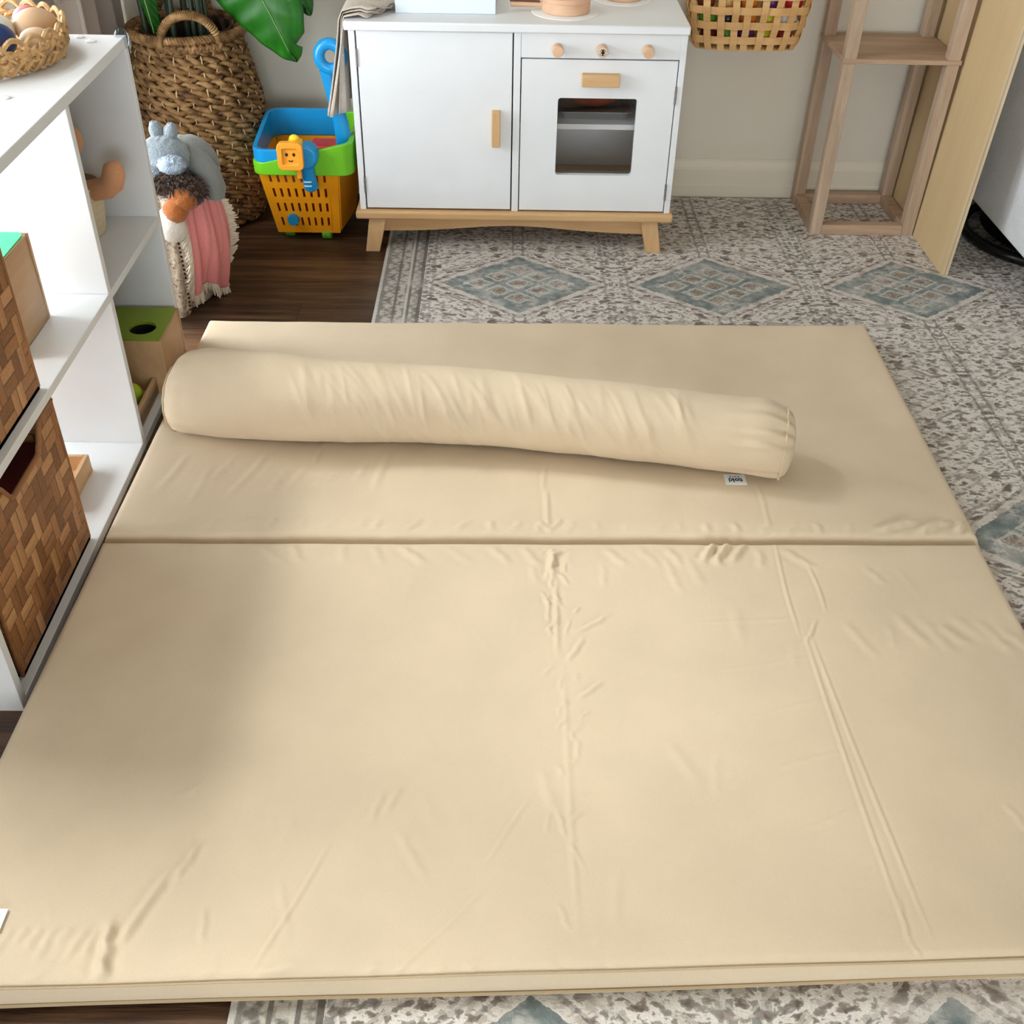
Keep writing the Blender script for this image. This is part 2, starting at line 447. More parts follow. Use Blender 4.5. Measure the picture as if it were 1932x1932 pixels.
for i in range(16): ridge(-.5 + i * .08 + rr.uniform(-.03, .03), .605, -.48 + i * .08 + rr.uniform(-.03, .05), .635, .006, rr.uniform(.0006, .002))

def panel(name, q, nx, ny, top, label=None, name_front=False):
    """q: four corners FL, FR, BR, BL. cushion with rolled edges."""
    FL, FR, BR, BL = [np.array(p, float) for p in q]
    rad = .014
    U = np.concatenate([[0, 0, 0, 0], np.linspace(0, 1, nx), [1, 1, 1, 1]]); V = np.concatenate([[0, 0, 0, 0], np.linspace(0, 1, ny), [1, 1, 1, 1]])
    drop = np.array([1.0, .6, .3, .12]) # skirt fractions
    uu, vv = np.meshgrid(U, V)
    P = (FL[None, None] * ((1 - uu) * (1 - vv))[..., None] + FR[None, None] * (uu * (1 - vv))[..., None] + BR[None, None] * (uu * vv)[..., None] + BL[None, None] * ((1 - uu) * vv)[..., None])
    X, Y = P[..., 0], P[..., 1]
    W = np.linalg.norm(FR - FL); D = np.linalg.norm(BL - FL)
    e = np.minimum(np.minimum(uu, 1 - uu) * W, np.minimum(vv, 1 - vv) * D)
    t = np.clip(1 - e / rad, 0, 1)
    Z = top - rad * (1 - np.sqrt(np.clip(1 - t * t, 0, 1)))
    Z = Z + .0016 * np.exp(-((e - .03) / .03) ** 2) # slight pillow
    H = np.zeros_like(Z)
    for x0, y0, x1, y1, w_, h in segs:
        dx, dy = x1 - x0, y1 - y0; L2 = dx * dx + dy * dy
        sel = (X > min(x0, x1) - .05) & (X < max(x0, x1) + .05) & (Y > min(y0, y1) - .05) & (Y < max(y0, y1) + .05)
        if not sel.any(): continue
        xs, ys = X[sel], Y[sel]
        tt = ((xs - x0) * dx + (ys - y0) * dy) / L2; tc = np.clip(tt, 0, 1)
        sw = min(.003, .03 * math.sqrt(L2)) * np.sin(tc * 3.1 + x0 * 90) + (.0008 if L2 < .01 else .0002) * np.sin(tc * math.sqrt(L2) * 260 + x0 * 50)
        px, py = x0 + tc * dx, y0 + tc * dy
        nrm = np.array([-dy, dx]) / math.sqrt(L2)
        dd = np.sqrt((xs - px - sw * nrm[0]) ** 2 + (ys - py - sw * nrm[1]) ** 2)
        fade = np.clip(np.minimum(tc, 1 - tc) * 4 + .15, 0, 1)
        H[sel] += 1.35 * h * fade * (np.exp(-(dd / w_) ** 2) - .35 * np.exp(-((dd - 1.6 * w_) / w_) ** 2))
    Hl = .0012 * np.sin(X * 9 + 1) * np.sin(Y * 7) + .0007 * np.sin(X * 23 + Y * 11) + .0003 * np.sin(X * 57 - Y * 31 + 2 * np.sin(Y * 13))
    Z = Z + (H + Hl) * np.clip(e / .01, 0.25, 1)
    # skirts
    ny_, nx_ = Z.shape
    for k in range(4):
        for arr in ((k, slice(None)), (ny_ - 1 - k, slice(None)), (slice(None), k), (slice(None), nx_ - 1 - k)):
            Z[arr] = np.minimum(Z[arr], ZB + (top - rad - ZB) * (1 - drop[k]))
    bulge = .004
    cx, cy = P.reshape(-1, 2).mean(0)
    for k in range(1, 4):
        s_ = bulge * (1 - abs(k - 2) * .4)
        P[k, :, 1] -= s_ * .5; P[ny_ - 1 - k, :, 1] += s_ * .6; P[:, k, 0] -= s_ * .6; P[:, nx_ - 1 - k, 0] += s_
    if name_front:
        for k, dl in enumerate((-.001, .0, .001, .0)): P[k, :, 1] -= dl
    verts = np.dstack([P[..., 0], P[..., 1], Z])
    bb = B(); bb.grid(verts.tolist())
    per = [tuple(p) for p in verts[0]] + [tuple(p) for p in verts[1:, -1]] + [tuple(p) for p in verts[-1, -2::-1]] + [tuple(p) for p in verts[-2:0:-1, 0]]
    bb.cap(per[::-1])
    return obj(name, bb, SAND, mat, ang=80, label=label)
panel('panel', [(-.645, .600), (.79, .652), (.785, 1.369), (-.636, 1.352)], 600, 320, T, 'front half of the folding mat', True)
panel('panel', [(-.636, 1.361), (.79, 1.378), (.793, 2.11), (-.626, 2.096)], 400, 220, T + .001, 'back half of the folding mat')
PIPE = m_fabric('sand_piping', (190, 170, 138), 900, .03)
b = B(); b.tube([(lerp(-.632, .786, t), lerp(.600, .652, t) - .0022, .0155 + .003 * sin(t * 9)) for t in np.linspace(0, 1, 40)], .0022, 6); obj('lower_seam', b, PIPE, mat)
b = B(); b.tube([(lerp(-.63, .784, t), lerp(.6005, .6525, t) + .0005, .0466 + .0005 * sin(t * 31)) for t in np.linspace(0, 1, 60)], .0012, 6); obj('upper_seam', b, PIPE, mat)
TAGW = basic('white_ribbon', (238, 243, 246), .7, .01)
b = B(); b.box(-.59, -.548, .668, .696, .0515, .0528); obj('sewn_tag', b, TAGW, mat, label='plain white tag at the mat edge')

# ------------------------------------------------------------------ bolster
bol = thing('bolster', 'long sand beige cylindrical cushion lying across the floor mat', 'cushion', (-.04, 1.65, .052))
keys = [(-.582, 1.684, .060), (-.568, 1.682, .070), (-.535, 1.677, .077), (-.48, 1.67, .0795), (-.40, 1.662, .077), (-.324, 1.658, .074), (-.173, 1.658, .070), (-.041, 1.652, .0675), (.148, 1.625, .0662), (.286, 1.6, .066), (.413, 1.577, .0655), (.465, 1.567, .0645), (.490, 1.562, .059)]
KX = np.array(keys); KD = np.gradient(KX, KX[:, 0], axis=0)
def key(t):
    x = lerp(KX[0, 0], KX[-1, 0], t); i = int(np.clip(np.searchsorted(KX[:, 0], x) - 1, 0, len(KX) - 2)); h = KX[i + 1, 0] - KX[i, 0]; f_ = (x - KX[i, 0]) / h
    v = (2 * f_ ** 3 - 3 * f_ ** 2 + 1) * KX[i] + (f_ ** 3 - 2 * f_ ** 2 + f_) * h * KD[i] + (-2 * f_ ** 3 + 3 * f_ ** 2) * KX[i + 1] + (f_ ** 3 - f_ ** 2) * h * KD[i + 1]
    return [float(x), float(v[1]), float(v[2])]
NT, NK = 420, 96
rows = []
rw = random.Random(5)
wr = []
for i in range(120): # slanting gathers round the middle of the tube
    wr.append((rw.uniform(.22, .86), rw.uniform(-.6, 1.5), rw.uniform(.25, .8), rw.uniform(.0035, .0075), rw.uniform(.0005, .0026), rw.uniform(.01, .06)))
for i in range(16): # pulls near the tied end
    wr.append((.93, -.7 + i * .17, .0, .0, 0, 0))
for i in range(NT + 1):
    t = i / NT
    x, y, r_ = key(t)
    x2, y2, _ = key(min(1, t + .003)); x1, y1, _ = key(max(0, t - .003))
    tv = Vector((x2 - x1, y2 - y1, 0)).normalized(); nv = Vector((-tv.y, tv.x, 0))
    row = []
    for k in range(NK):
        a = 2 * PI * k / NK
        ca, sa = cos(a), sin(a)  # a=0 away from camera, pi/2 up
        d = 0
        for tc, ac, aw, w_, h, sl in wr:
            if h == 0: continue
            da = (a - (PI - .2) + ac * .6 + PI) % (2 * PI) - PI
            if abs(da) > aw * 2: continue
            dt = t - tc - sl * da
            d += h * math.exp(-(dt / w_) ** 2) * math.exp(-(da / aw) ** 2)
        # radiating pleats at both sewn ends
        er = smooth01((t - .86) / .14)
        d += .0065 * er * sin(a * 15 + 4 * t + 1.5 * sin(a * 2)) * (.5 + .5 * sin(a * 3 + 1)) * (.3 + .7 * er)
        el = smooth01((.1 - t) / .1); d += .0006 * el * sin(a * 17)
        d += .0016 * fbm(t * 14, ca * 1.3, sa * 1.3 + 5)
        rr_ = r_ + d
        # flatten where it rests
        zz = .052 + r_ + sa * rr_
        flat_ = .052 + .004
        off = ca * rr_ * (1.02)
        if zz < flat_ + .01: zz = max(.0525, flat_ + .01 - (flat_ + .01 - zz) * .7) if zz < flat_ else zz
        row.append((x + nv.x * off, y + nv.y * off, zz))
    rows.append(row)
bb = B(); bb.grid(rows, cu=True)
def endcap(row, cx, cy, cz, out, dep):
    rs = [row]
    for k in range(1, 8):
        f_ = k / 8; rs.append([(lerp(p[0], cx, f_) + out.x * dep * math.sqrt(1 - (1 - f_) ** 2), lerp(p[1], cy, f_) + out.y * dep * math.sqrt(1 - (1 - f_) ** 2), lerp(p[2], cz, f_)) for p in row])
    return rs
x, y, r_ = key(0); lv = Vector((key(0)[0] - key(.01)[0], key(0)[1] - key(.01)[1], 0)).normalized()
capL = endcap(rows[0], x, y, .052 + r_, lv, .014); bb.grid(capL, cu=True); bb.cap(capL[-1])
obj('cover', bb, SAND, bol, ang=75)
x, y, r_ = key(1); rv = Vector((key(1)[0] - key(.99)[0], key(1)[1] - key(.99)[1], 0)).normalized()
capR = endcap(rows[-1], x, y, .052 + r_, rv, .022)
bb = B(); bb.grid(capR, cu=True); bb.cap(capR[-1]); obj('end_panel', bb, SAND, bol, ang=75)
def ringpath(row, c, out, gr, jit, dz): return [(p[0] + (p[0] - c[0]) * gr + out.x * dz, p[1] + (p[1] - c[1]) * gr + out.y * dz, max(.0545, p[2] + (p[2] - c[2]) * gr + jit * sin(i * .9))) for i, p in enumerate(row)]
bb = B(); bb.tube(ringpath(rows[-1], (x, y, .052 + r_), rv, .012, .0012, .001), .002, 6, closed=True); obj('end_piping', bb, SAND, bol)
x, y, r_ = key(0)
bb = B(); bb.tube(ringpath(rows[0], (x, y, .052 + r_), lv, .005, 0, .001), .0018, 6, closed=True); obj('end_piping', bb, PIPE, bol)
# sewn label, lettering upside down for the viewer
tx, ty, tz = .4115, 1.5165, .0532
b = B(); b.box(tx - .0185, tx + .0185, ty, ty + .029, tz, tz + .0012)
lab = obj('sewn_label', b, TAGW, bol, label='white woven label with dark blue lettering')
NAVY = basic('navy_print', (34, 52, 84), .7, .02)
def lettering(text, size, loc, rotz, m, parent, name='lettering', rx=0, spacing=1.0, matrix=None, bold=0.0):
    cu = bpy.data.curves.new(name, 'FONT'); cu.body = text; cu.size = size; cu.extrude = .0003; cu.align_x = 'CENTER'; cu.align_y = 'CENTER'; cu.space_character = spacing; cu.offset = bold
    tmp = bpy.data.objects.new('tmp', cu); COL.objects.link(tmp)
    bpy.context.view_layer.update()
    me = bpy.data.meshes.new_from_object(tmp.evaluated_get(bpy.context.evaluated_depsgraph_get()))
    bpy.data.objects.remove(tmp); bpy.data.curves.remove(cu)
    M_ = Matrix.Translation(Vector(loc)) @ Matrix.Rotation(rotz, 4, 'Z') @ Matrix.Rotation(rx, 4, 'X')
    me.transform(M_); me.transform(Matrix.Translation(-WLOC[parent.name])); me.name = name
    me.materials.clear(); me.materials.append(m)
    o = bpy.data.objects.new(name, me); COL.objects.link(o); o.parent = parent; WLOC[o.name] = WLOC[parent.name]
    return o
lettering('toki', .0155, (tx, ty + .0115, tz + .0015), PI, NAVY, lab, bold=.0003)
lettering('MATS', .0052, (tx, ty + .0215, tz + .0015), PI, NAVY, lab, spacing=1.6)

# ------------------------------------------------------------------ cube shelf
SX0, SX1 = -1.005, -.661
shf = thing('cube_shelf', 'white open cube shelf unit along the left edge of the mat', 'shelf', ((SX0 + SX1) / 2, 1.52, 0))
pt = .016
b = B(); b.box(SX0, SX1, 1.035, 2.02, .627, .645); obj('top_board', b, WHITE, shf, bev=.0012)
b = B(); b.box(SX0, SX1, 1.051, 2.004, 0.0, .016); obj('bottom_board', b, WHITE, shf, bev=.001)
b = B(); b.box(SX0, SX1, 1.051, 2.004, .305, .319); obj('middle_board', b, WHITE, shf, bev=.001)
for y0 in (1.035, 2.004):
    b = B(); b.box(SX0, SX1, y0, y0 + pt, 0, .627); obj('end_panel', b, WHITE, shf, bev=.001)
for z0, z1 in ((.016, .305), (.319, .627)):
    b = B(); b.box(SX0, SX1, 1.677, 1.692, z0, z1); obj('divider', b, WHITE, shf, bev=.001)
    b = B(); b.box(SX0, SX0 + .006, 1.692, 2.004, z0, z1); obj('back_panel', b, WHITE, shf)
CLEAR = m_clear('clear_plastic', (225, 232, 236))
b = B(); b.ball((-.668, 2.016, .64), (.013, .016, .02), 20, 12); tag(obj('corner_guard', b, CLEAR), 'clear plastic corner guard on the far corner of the white shelf', 'corner guard')
GLOSSW = basic('gloss_white', (244, 246, 246), .35, .01)  # plain glossy white, used for the flat discs and other white parts
for (x, y, r0, lb) in ((-.735, 2.0, .008, 'small white disc on the shelf top nearest the curtain'), (-.708, 1.975, .009, 'small white disc beside the shelf corner guard'), (-.742, 1.665, .0075, 'small white disc on the shelf top in front of the wicker bowl')):
    b = B(); b.lathe([(.001, .0035), (r0 * .6, .0032), (r0 * .95, .002), (r0, .0008), (r0 * .95, 0), (.001, 0)], (x, y, .6452), 20); tag(obj('disc', b, GLOSSW), lb, 'disc', 'white discs on the shelf top')

# bamboo bins
BAM = m_bamboo(); RED = m_fabric('dark_red_liner', (96, 18, 14), 500, .08); RIM = wood('bin_rim', (170, 118, 74), (120, 78, 44), 'y', 12)
def bin_(name, label, y0, y1, z0, z1, scoop):
    x1, x0 = -.674, -.96
    t = thing(name, label, 'basket', ((x0 + x1) / 2, (y0 + y1) / 2, z0), 'woven bamboo bins in the shelf')
    def front(x_, th):
        n = 40; pts = [(y0, z0), (y1, z0), (y1, z1)]
        c = (y0 + y1) / 2 + .02
        for i in range(n + 1):
            u = 1 - i / n; yy = lerp(c - .09, c + .09, u); s_ = abs(u - .5) * 2
            zz = z1 - (scoop * (1 - smooth01((s_ - .55) / .45)) if scoop else 0)
            pts.append((yy, zz))
        pts.append((y0, z1))
        return pts
    b = B(); b.prism(front(x1, .006), 'x', x1 - .006, x1); b.box(x0, x0 + .006, y0, y1, z0, z1); b.box(x0, x1 - .006, y0, y0 + .006, z0, z1); b.box(x0, x1 - .006, y1 - .006, y1, z0, z1); b.box(x0, x1, y0, y1, z0, z0 + .006)
    obj('woven_body', b, BAM, t, smooth=False)
    pts = [p for p in front(0, 0)[2:]]
    b = B(); b.tube([(x1 - .001, p[0], p[1]) for p in pts], .004, 8); b.tube([(x0 + .003, y0, z1), (x0 + .003, y1, z1)], .004, 8)
    for yy in (y0, y1): b.tube([(x0, yy, z1), (x1, yy, z1)], .004, 8); b.tube([(x1 - .002, yy, z0 + .004), (x1 - .002, yy, z1)], .0035, 8)
    obj('rim', b, RIM, t)
    b = B(); n = .0075
    b.box(x0 + n, x1 - n, y0 + n, y1 - n, z0 + n, z1 - .07)
    obj('liner', b, RED, t, bev=.01, label='dark red cloth inside the bin')
    return t
bin_('woven_bin', 'brown bamboo bin with scooped front on the lower left shelf', 1.085, 1.397, .0165, .286, .042)
bin_('woven_bin', 'brown bamboo bin on the upper left shelf next to the mint lidded box', 1.062, 1.374, .3195, .575, 0)

# wooden posting boxes
BIRCH = wood('birch_box', (214, 178, 138), (190, 150, 108), 'y', 9)
LIME = basic('lime_lid', (134, 158, 30), .5, .03); MINT = basic('mint_lid', (70, 214, 152), .5, .02); DARK = basic('hole_shade', (20, 18, 20), .9, .02)
def post_box(label, x0, x1, y0, y1, z0, z1, hole, hr, lidm, tray=None):
    t = thing('posting_box', label, 'toy box', ((x0 + x1) / 2, (y0 + y1) / 2, z0), 'wooden posting boxes in the shelf')
    th = .008; b = B()
    b.box(x0, x1, y0, y0 + th, z0, z1); b.box(x0, x1, y1 - th, y1, z0, z1); b.box(x1 - th, x1, y0 + th, y1 - th, z0, z1); b.box(x0, x0 + th, y0 + th, y1 - th, z0, z1); b.box(x0 + th, x1 - th, y0 + th, y1 - th, z0, z0 + .006)
    obj('box_body', b, BIRCH, t, bev=.0012)
    # lid with a round hole
    b = B(); n = 48; inn, outr = [], []
    ix0, ix1, iy0, iy1 = x0 + .004, x1 - .004, y0 + .004, y1 - .004
    for k in range(n):
        a = 2 * PI * (k + .5) / n; c_, s_ = cos(a), sin(a)
        inn.append((hole[0] + hr * c_, hole[1] + hr * s_))
        tx_ = ((ix1 if c_ > 0 else ix0) - hole[0]) / c_ if abs(c_) > 1e-6 else 9; ty_ = ((iy1 if s_ > 0 else iy0) - hole[1]) / s_ if abs(s_) > 1e-6 else 9
        q = min(tx_, ty_); outr.append((hole[0] + q * c_, hole[1] + q * s_))
    zl, zh = z1 - .004, z1 + .002
    b.grid([[(p[0], p[1], zl) for p in inn], [(p[0], p[1], zh) for p in inn], [(p[0], p[1], zh) for p in outr], [(p[0], p[1], zl) for p in outr]], cu=True)
    obj('lid', b, lidm, t, ang=30)
    b = B(); b.lathe([(hr * .99, z1 - .03 - z0), (hr * 1.0, z1 - .0045 - z0)], (hole[0], hole[1], z0), 40, caps=(True, False)); obj('hole_cup', b, DARK if lidm is LIME else GLOSSW, t)  # near-black cup paints the shade inside the lime lid's hole; white under mint
    if tray:
        a0, a1, c0, c1, h = tray; b = B(); q = .007
        b.box(a0, a1, c0, c1, z0, z0 + .006); b.box(a1 - q, a1, c0, c1, z0 + .006, z0 + h); b.box(a0, a0 + q, c0, c1, z0 + .006, z0 + h); b.box(a0 + q, a1 - q, c0, c0 + q, z0 + .006, z0 + h)
        obj('tray', b, BIRCH, t, bev=.0012)
    return t
post_box('wooden box with lime green lid and round hole in the lower far shelf', -.779, -.652, 1.853, 1.996, .0165, .13, (-.70, 1.905), .026, LIME, (-.775, -.675, 1.705, 1.852, .036))
post_box('wooden box with mint green lid on the upper shelf beside the bamboo bin', -.87, -.733, 1.455, 1.6, .3195, .462, (-.80, 1.513), .022, MINT)
BALL = basic('lime_ball', (172, 196, 30), .8, .06, 60, .001, 400)
b = B(); b.ball((-.712, 1.80, .0452), .0225, 28, 18); tag(obj('ball', b, BALL), 'lime green ball in the wooden tray in front of the lime lidded box', 'ball')
t = thing('wooden_tray', 'small open wooden tray on the bottom shelf beside the bamboo bin', 'tray', (-.80, 1.53, .0165))
b = B(); x0, x1, y0, y1 = -.87, -.727, 1.465, 1.588
b.box(x0, x1, y0, y1, .0165, .022); obj('base', b, BIRCH, t)
for q in ((x1 - .008, x1, y0, y1), (x0, x0 + .008, y0, y1), (x0 + .008, x1 - .008, y1 - .008, y1), (x0 + .008, x1 - .008, y0, y0 + .008)):
    b = B(); b.box(*q, .022, .052); obj('side', b, BIRCH, t, bev=.0012)

# doll in a cream tub
TUB = m_fabric('cream_rope', (214, 198, 168), 120, .06, .002)
t = thing('storage_tub', 'small cream rope tub on the upper far shelf holding a doll', 'tub', (-.80, 1.93, .3195))
b = B(); prof = [(.044, 0), (.05, .02), (.054, .06), (.056, .095)]
rowsT = []
for i in range(41):
    z = .095 * i / 40; r0 = lerp(.044, .057, (i / 40) ** .7) + .0014 * abs(sin(i * PI / 2.5)); rowsT.append((r0, z))
b.lathe([(.001, .001)] + rowsT + [(.052, .094), (.047, .01), (.001, .008)], (-.785, 1.925, .3195), 48); obj('tub_body', b, TUB, t)
SKIN = m_fabric('doll_cloth', (206, 150, 112), 300, .05, .001)
d = thing('doll', 'peach coloured soft doll sitting in the cream tub with one foot raised', 'doll', (-.80, 1.93, .329))
b = B(); b.ball((-.79, 1.922, .405), (.03, .028, .073), 28, 18); obj('body', b, SKIN, d)
b = B(); b.ball((-.764, 1.912, .495), (.026, .027, .03), 32, 24); obj('head', b, SKIN, d)
b = B(); b.tube([(-.785, 1.915, .39), (-.76, 1.913, .40), (-.735, 1.911, .407), (-.712, 1.91, .412), (-.70, 1.91, .422), (-.694, 1.91, .438), (-.692, 1.91, .452), (-.691, 1.91, .458), (-.691, 1.91, .461)], [.018, .019, .019, .02, .021, .02, .017, .011, .004], 18); obj('leg', b, SKIN, d)
HAIR = basic('doll_shorts', (96, 52, 40), .9, .1)
b = B(); b.tube([(-.80, 1.915, .405), (-.775, 1.905, .43), (-.757, 1.90, .419), (-.752, 1.899, .414)], [.014, .013, .012, .004], 14); obj('arm', b, HAIR, d, label='dark brown sleeve')

# wicker bowl on top of the shelf with wooden eggs
WICK = basic('wicker_rope', (188, 150, 102), .7, .16, 60, .001, 300)
ec = (-.866, 1.862)
t = thing('wicker_bowl', 'open weave rope bowl of wooden eggs on the white shelf', 'bowl', (ec[0], ec[1], .645))
def ringp(r, z, n=64, wob=0, ph=0, k=20): return [(ec[0] + (r + wob * sin(k * a + ph)) * cos(a), ec[1] + (r + wob * sin(k * a + ph)) * sin(a), z + wob * cos(k * a + ph)) for a in np.linspace(0, 2 * PI, n, endpoint=False)]
b = B()
for r0, z in ((.03, .649), (.06, .649), (.09, .649), (.118, .649), (.135, .652)): b.tube(ringp(r0, z, 90, .002), .0042, 6, closed=True)
for k in range(16): a = k * PI / 8; b.tube([(ec[0], ec[1], .648), (ec[0] + .13 * cos(a), ec[1] + .13 * sin(a), .648)], .003, 5)
obj('woven_base', b, WICK, t)
b = B()
def strand(zf, rf, n=220, rad=.0036):
    b.tube([(ec[0] + rf(a) * cos(a), ec[1] + rf(a) * sin(a), zf(a) - .004 - .008 * max(0, (zf(a) - .66) / .03)) for a in np.linspace(0, 2 * PI, n, endpoint=False)], rad, 5, closed=True)
for s_ in (0, PI):
    strand(lambda a: .668 + .014 * sin(17 * a + s_), lambda a: .142 + .004 * cos(34 * a + s_))
    strand(lambda a: .664 + .011 * sin(23 * a + s_ + 1), lambda a: .145 + .004 * cos(23 * a + s_))
    strand(lambda a: .693 + .004 * sin(30 * a + s_), lambda a: .15 + .003 * cos(30 * a + s_), rad=.004)
    strand(lambda a: .683 + .010 * sin(19 * a + s_ + 2), lambda a: .149 + .004 * cos(38 * a + s_))
obj('woven_side', b, WICK, t)
b = B()
for k in range(26): # scalloped loops along the rim
    a0 = 2 * PI * k / 26; pts = []
    for q in np.linspace(0, 1, 12):
        a = a0 + (q - .5) * .30; pts.append((ec[0] + .152 * cos(a), ec[1] + .152 * sin(a), .684 + .017 * sin(PI * q)))
    b.tube(pts, .0042, 6)
obj('scalloped_rim', b, WICK, t)
def egg(x, y, z, rx, ry, rz, m, lb, ang=0, cat='egg'):
    b = B(); b.ball((x, y, z), (rx, ry, rz), 28, 18, lambda d: 1 + .08 * d.x)
    b.rot(ang, 'Z', (x, y, z)); o = obj('wooden_egg', b, m); return tag(o, lb, cat, 'wooden eggs in the wicker bowl')
EGW = [basic('egg_blue', (28, 52, 110), .3, .03), basic('egg_white', (226, 222, 212), .5, .03), basic('egg_tan', (196, 160, 126), .5, .05), basic('egg_sand', (208, 178, 146), .5, .05), basic('egg_pink', (206, 104, 112), .6, .05), basic('egg_mint', (126, 206, 160), .5, .04)]
egg(-.797, 1.797, .690, .033, .027, .027, EGW[0], 'glossy dark blue egg in the wicker bowl', .6)
egg(-.82, 1.872, .686, .027, .024, .026, EGW[1], 'off white egg in the wicker bowl behind the blue one')
egg(-.768, 1.898, .688, .036, .026, .028, EGW[2], 'large tan egg lying at the right of the wicker bowl', .5)
egg(-.748, 1.838, .682, .026, .019, .019, EGW[3], 'smaller sand coloured egg in front of the large tan egg', .4)
egg(-.80, 1.955, .684, .026, .022, .022, EGW[4], 'pink egg at the back of the wicker bowl', .2)
egg(-.828, 1.832, .663, .02, .014, .0125, EGW[5], 'mint green egg deep in the wicker bowl', .2)

# ------------------------------------------------------------------ curtains
def curtain(name, label, y0, y1, xc, amp, n, m, z0=.015, z1=2.25, ph=0):
    rows = []
    for i in range(41):
        z = lerp(z0, z1, i / 40); row = []
        for k in range(161):
            u = k / 160; yy = lerp(y0, y1, u)
            a = amp * (1 + .15 * sin(z * 3 + u * 9))
            row.append((xc + a * sin(u * n * 2 * PI + ph + .35 * sin(z * 2.1)) + .25 * a * sin(u * n * 5.3 + 1), yy + .35 * amp * cos(u * n * 2 * PI + ph), z))
        rows.append(row)
    b = B(); b.grid(rows); return tag(obj(name, b, m, solid=.0015), label, 'curtain')
curtain('curtain', 'sheer cream curtain hanging behind the white shelf', 2.28, 2.58, -1.04, .016, 4, m_fabric('cream_sheer', (232, 222, 204), 600, .02))
curtain('curtain', 'grey mauve curtain gathered in the corner beside the plant basket', 2.56, 2.905, -.962, .024, 3, m_fabric('mauve_linen', (186, 174, 168), 600, .03), ph=.6)

# ------------------------------------------------------------------ plant in its basket
pc = (-.762, 2.785)
plb = thing('plant_basket', 'tall woven seagrass basket with arched handle in the back left corner', 'basket', (pc[0], pc[1], 0))
SEA = Mat('seagrass', .65, .3)
SEA.color(SEA.ramp(SEA.noise(28, 4, .6, v=SEA.map((1, 1, 1.6))), [(.28, (70, 46, 26)), (.45, (116, 84, 50)), (.6, (148, 114, 74)), (.75, (176, 144, 102))]))
SEA.bump(SEA.noise(160, 3, .6, v=SEA.map((1, 1, .4))), .001); SEA = SEA.m
def prad(z): # belly profile
    u = z / .475
    return .118 + .036 * sin(PI * min(1, u * .92) ** .9) - .014 * smooth01((u - .6) / .4)
b = B(); prof = [(.001, .004)] + [(prad(z) - .006, z) for z in np.linspace(.004, .47, 30)] + [(prad(.46) - .012, .47)] + [(prad(z) - .014, z) for z in np.linspace(.46, .02, 20)] + [(.001, .018)]
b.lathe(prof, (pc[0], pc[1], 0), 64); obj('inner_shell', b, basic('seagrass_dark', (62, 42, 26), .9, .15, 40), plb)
b = B(); nrow = 26; ns = 13
for j in range(nrow):
    zc = .012 + j * (.455 / nrow) + .006
    for s_ in (0, PI):
        pts, rad = [], []
        ph = (j % 2) * PI / 2 + rr.uniform(-.25, .25)
        for k in range(ns * 7):
            a = 2 * PI * k / (ns * 7); w_ = ns / 2 * a * 2 + s_ + ph
            w_ = ns * a + s_ + ph
            rr0 = prad(zc) + .006 * sin(w_) + .0015 * fbm(a * 6, j, s_)
            pts.append((pc[0] + rr0 * cos(a), pc[1] + rr0 * sin(a), zc + .0085 * cos(w_) * .8 + .004 * fbm(a * 3, j * 1.7)))
            rad.append(.0062 * (.6 + .6 * abs(sin(w_ * .5 + .6))) * (1 + .3 * fbm(a * 9, j + s_)))
        b.tube(pts, rad, 6, closed=True)
obj('woven_wall', b, SEA, plb, ang=70)
STK = basic('pale_stake', (196, 164, 124), .6, .1)
for k in range(26):
    b = B(); a = 2 * PI * k / 26 + .07
    for j in range(nrow):
        if (j + k) % 2: continue
        z = .018 + j * (.455 / nrow); r0 = prad(z) + .0085
        b.tube([(pc[0] + (r0 - .005) * cos(a), pc[1] + (r0 - .005) * sin(a), z - .011), (pc[0] + r0 * cos(a), pc[1] + r0 * sin(a), z - .004), (pc[0] + r0 * cos(a), pc[1] + r0 * sin(a), z + .004), (pc[0] + (r0 - .005) * cos(a), pc[1] + (r0 - .005) * sin(a), z + .011)], .0016, 5)
    obj('stake', b, STK, plb)
b = B()
for s_ in range(3):
    b.tube([(pc[0] + (.135 + .007 * sin(40 * a / 2 * 2 + s_ * 2.1)) * cos(a), pc[1] + (.135 + .007 * sin(40 * a + s_ * 2.1)) * sin(a), .466 + .007 * cos(40 * a + s_ * 2.1)) for a in np.linspace(0, 2 * PI, 320, endpoint=False)], .0055, 6, closed=True)
obj('rim', b, SEA, plb)
def handle(az, name):
    b = B(); n = 40; core = []
    for i in range(n + 1):
        u = i / n; a = az + (u - .5) * .95
        r0 = .146; core.append(Vector((pc[0] + r0 * cos(a), pc[1] + r0 * sin(a), .452 + .075 * math.sqrt(max(0, 1 - (2 * u - 1) ** 2)))))
    b.tube(core, .0075, 10)
    for i in range(2, n - 1): # wrapping turns
        c_ = core[i]; tv = (core[i + 1] - core[i - 1]).normalized(); q = tv.orthogonal().normalized(); q2 = tv.cross(q)
        b.tube([c_ + (q * cos(w) + q2 * sin(w)) * .0088 + tv * (.002 * w / PI) for w in np.linspace(0, 2 * PI, 9)], .0026, 4, caps=False)
    obj('handle', b, SEA, plb, ang=70)
    b = B(); b.tube([(pc[0] + .148 * cos(a), pc[1] + .148 * sin(a), .452 + .004 * sin(60 * a)) for a in np.linspace(az - .5, az + .5, 50)], .0075, 8); obj('handle_bar', b, SEA, plb)
handle(-PI / 2 + .27, 'h'); handle(PI / 2 + .27, 'h')
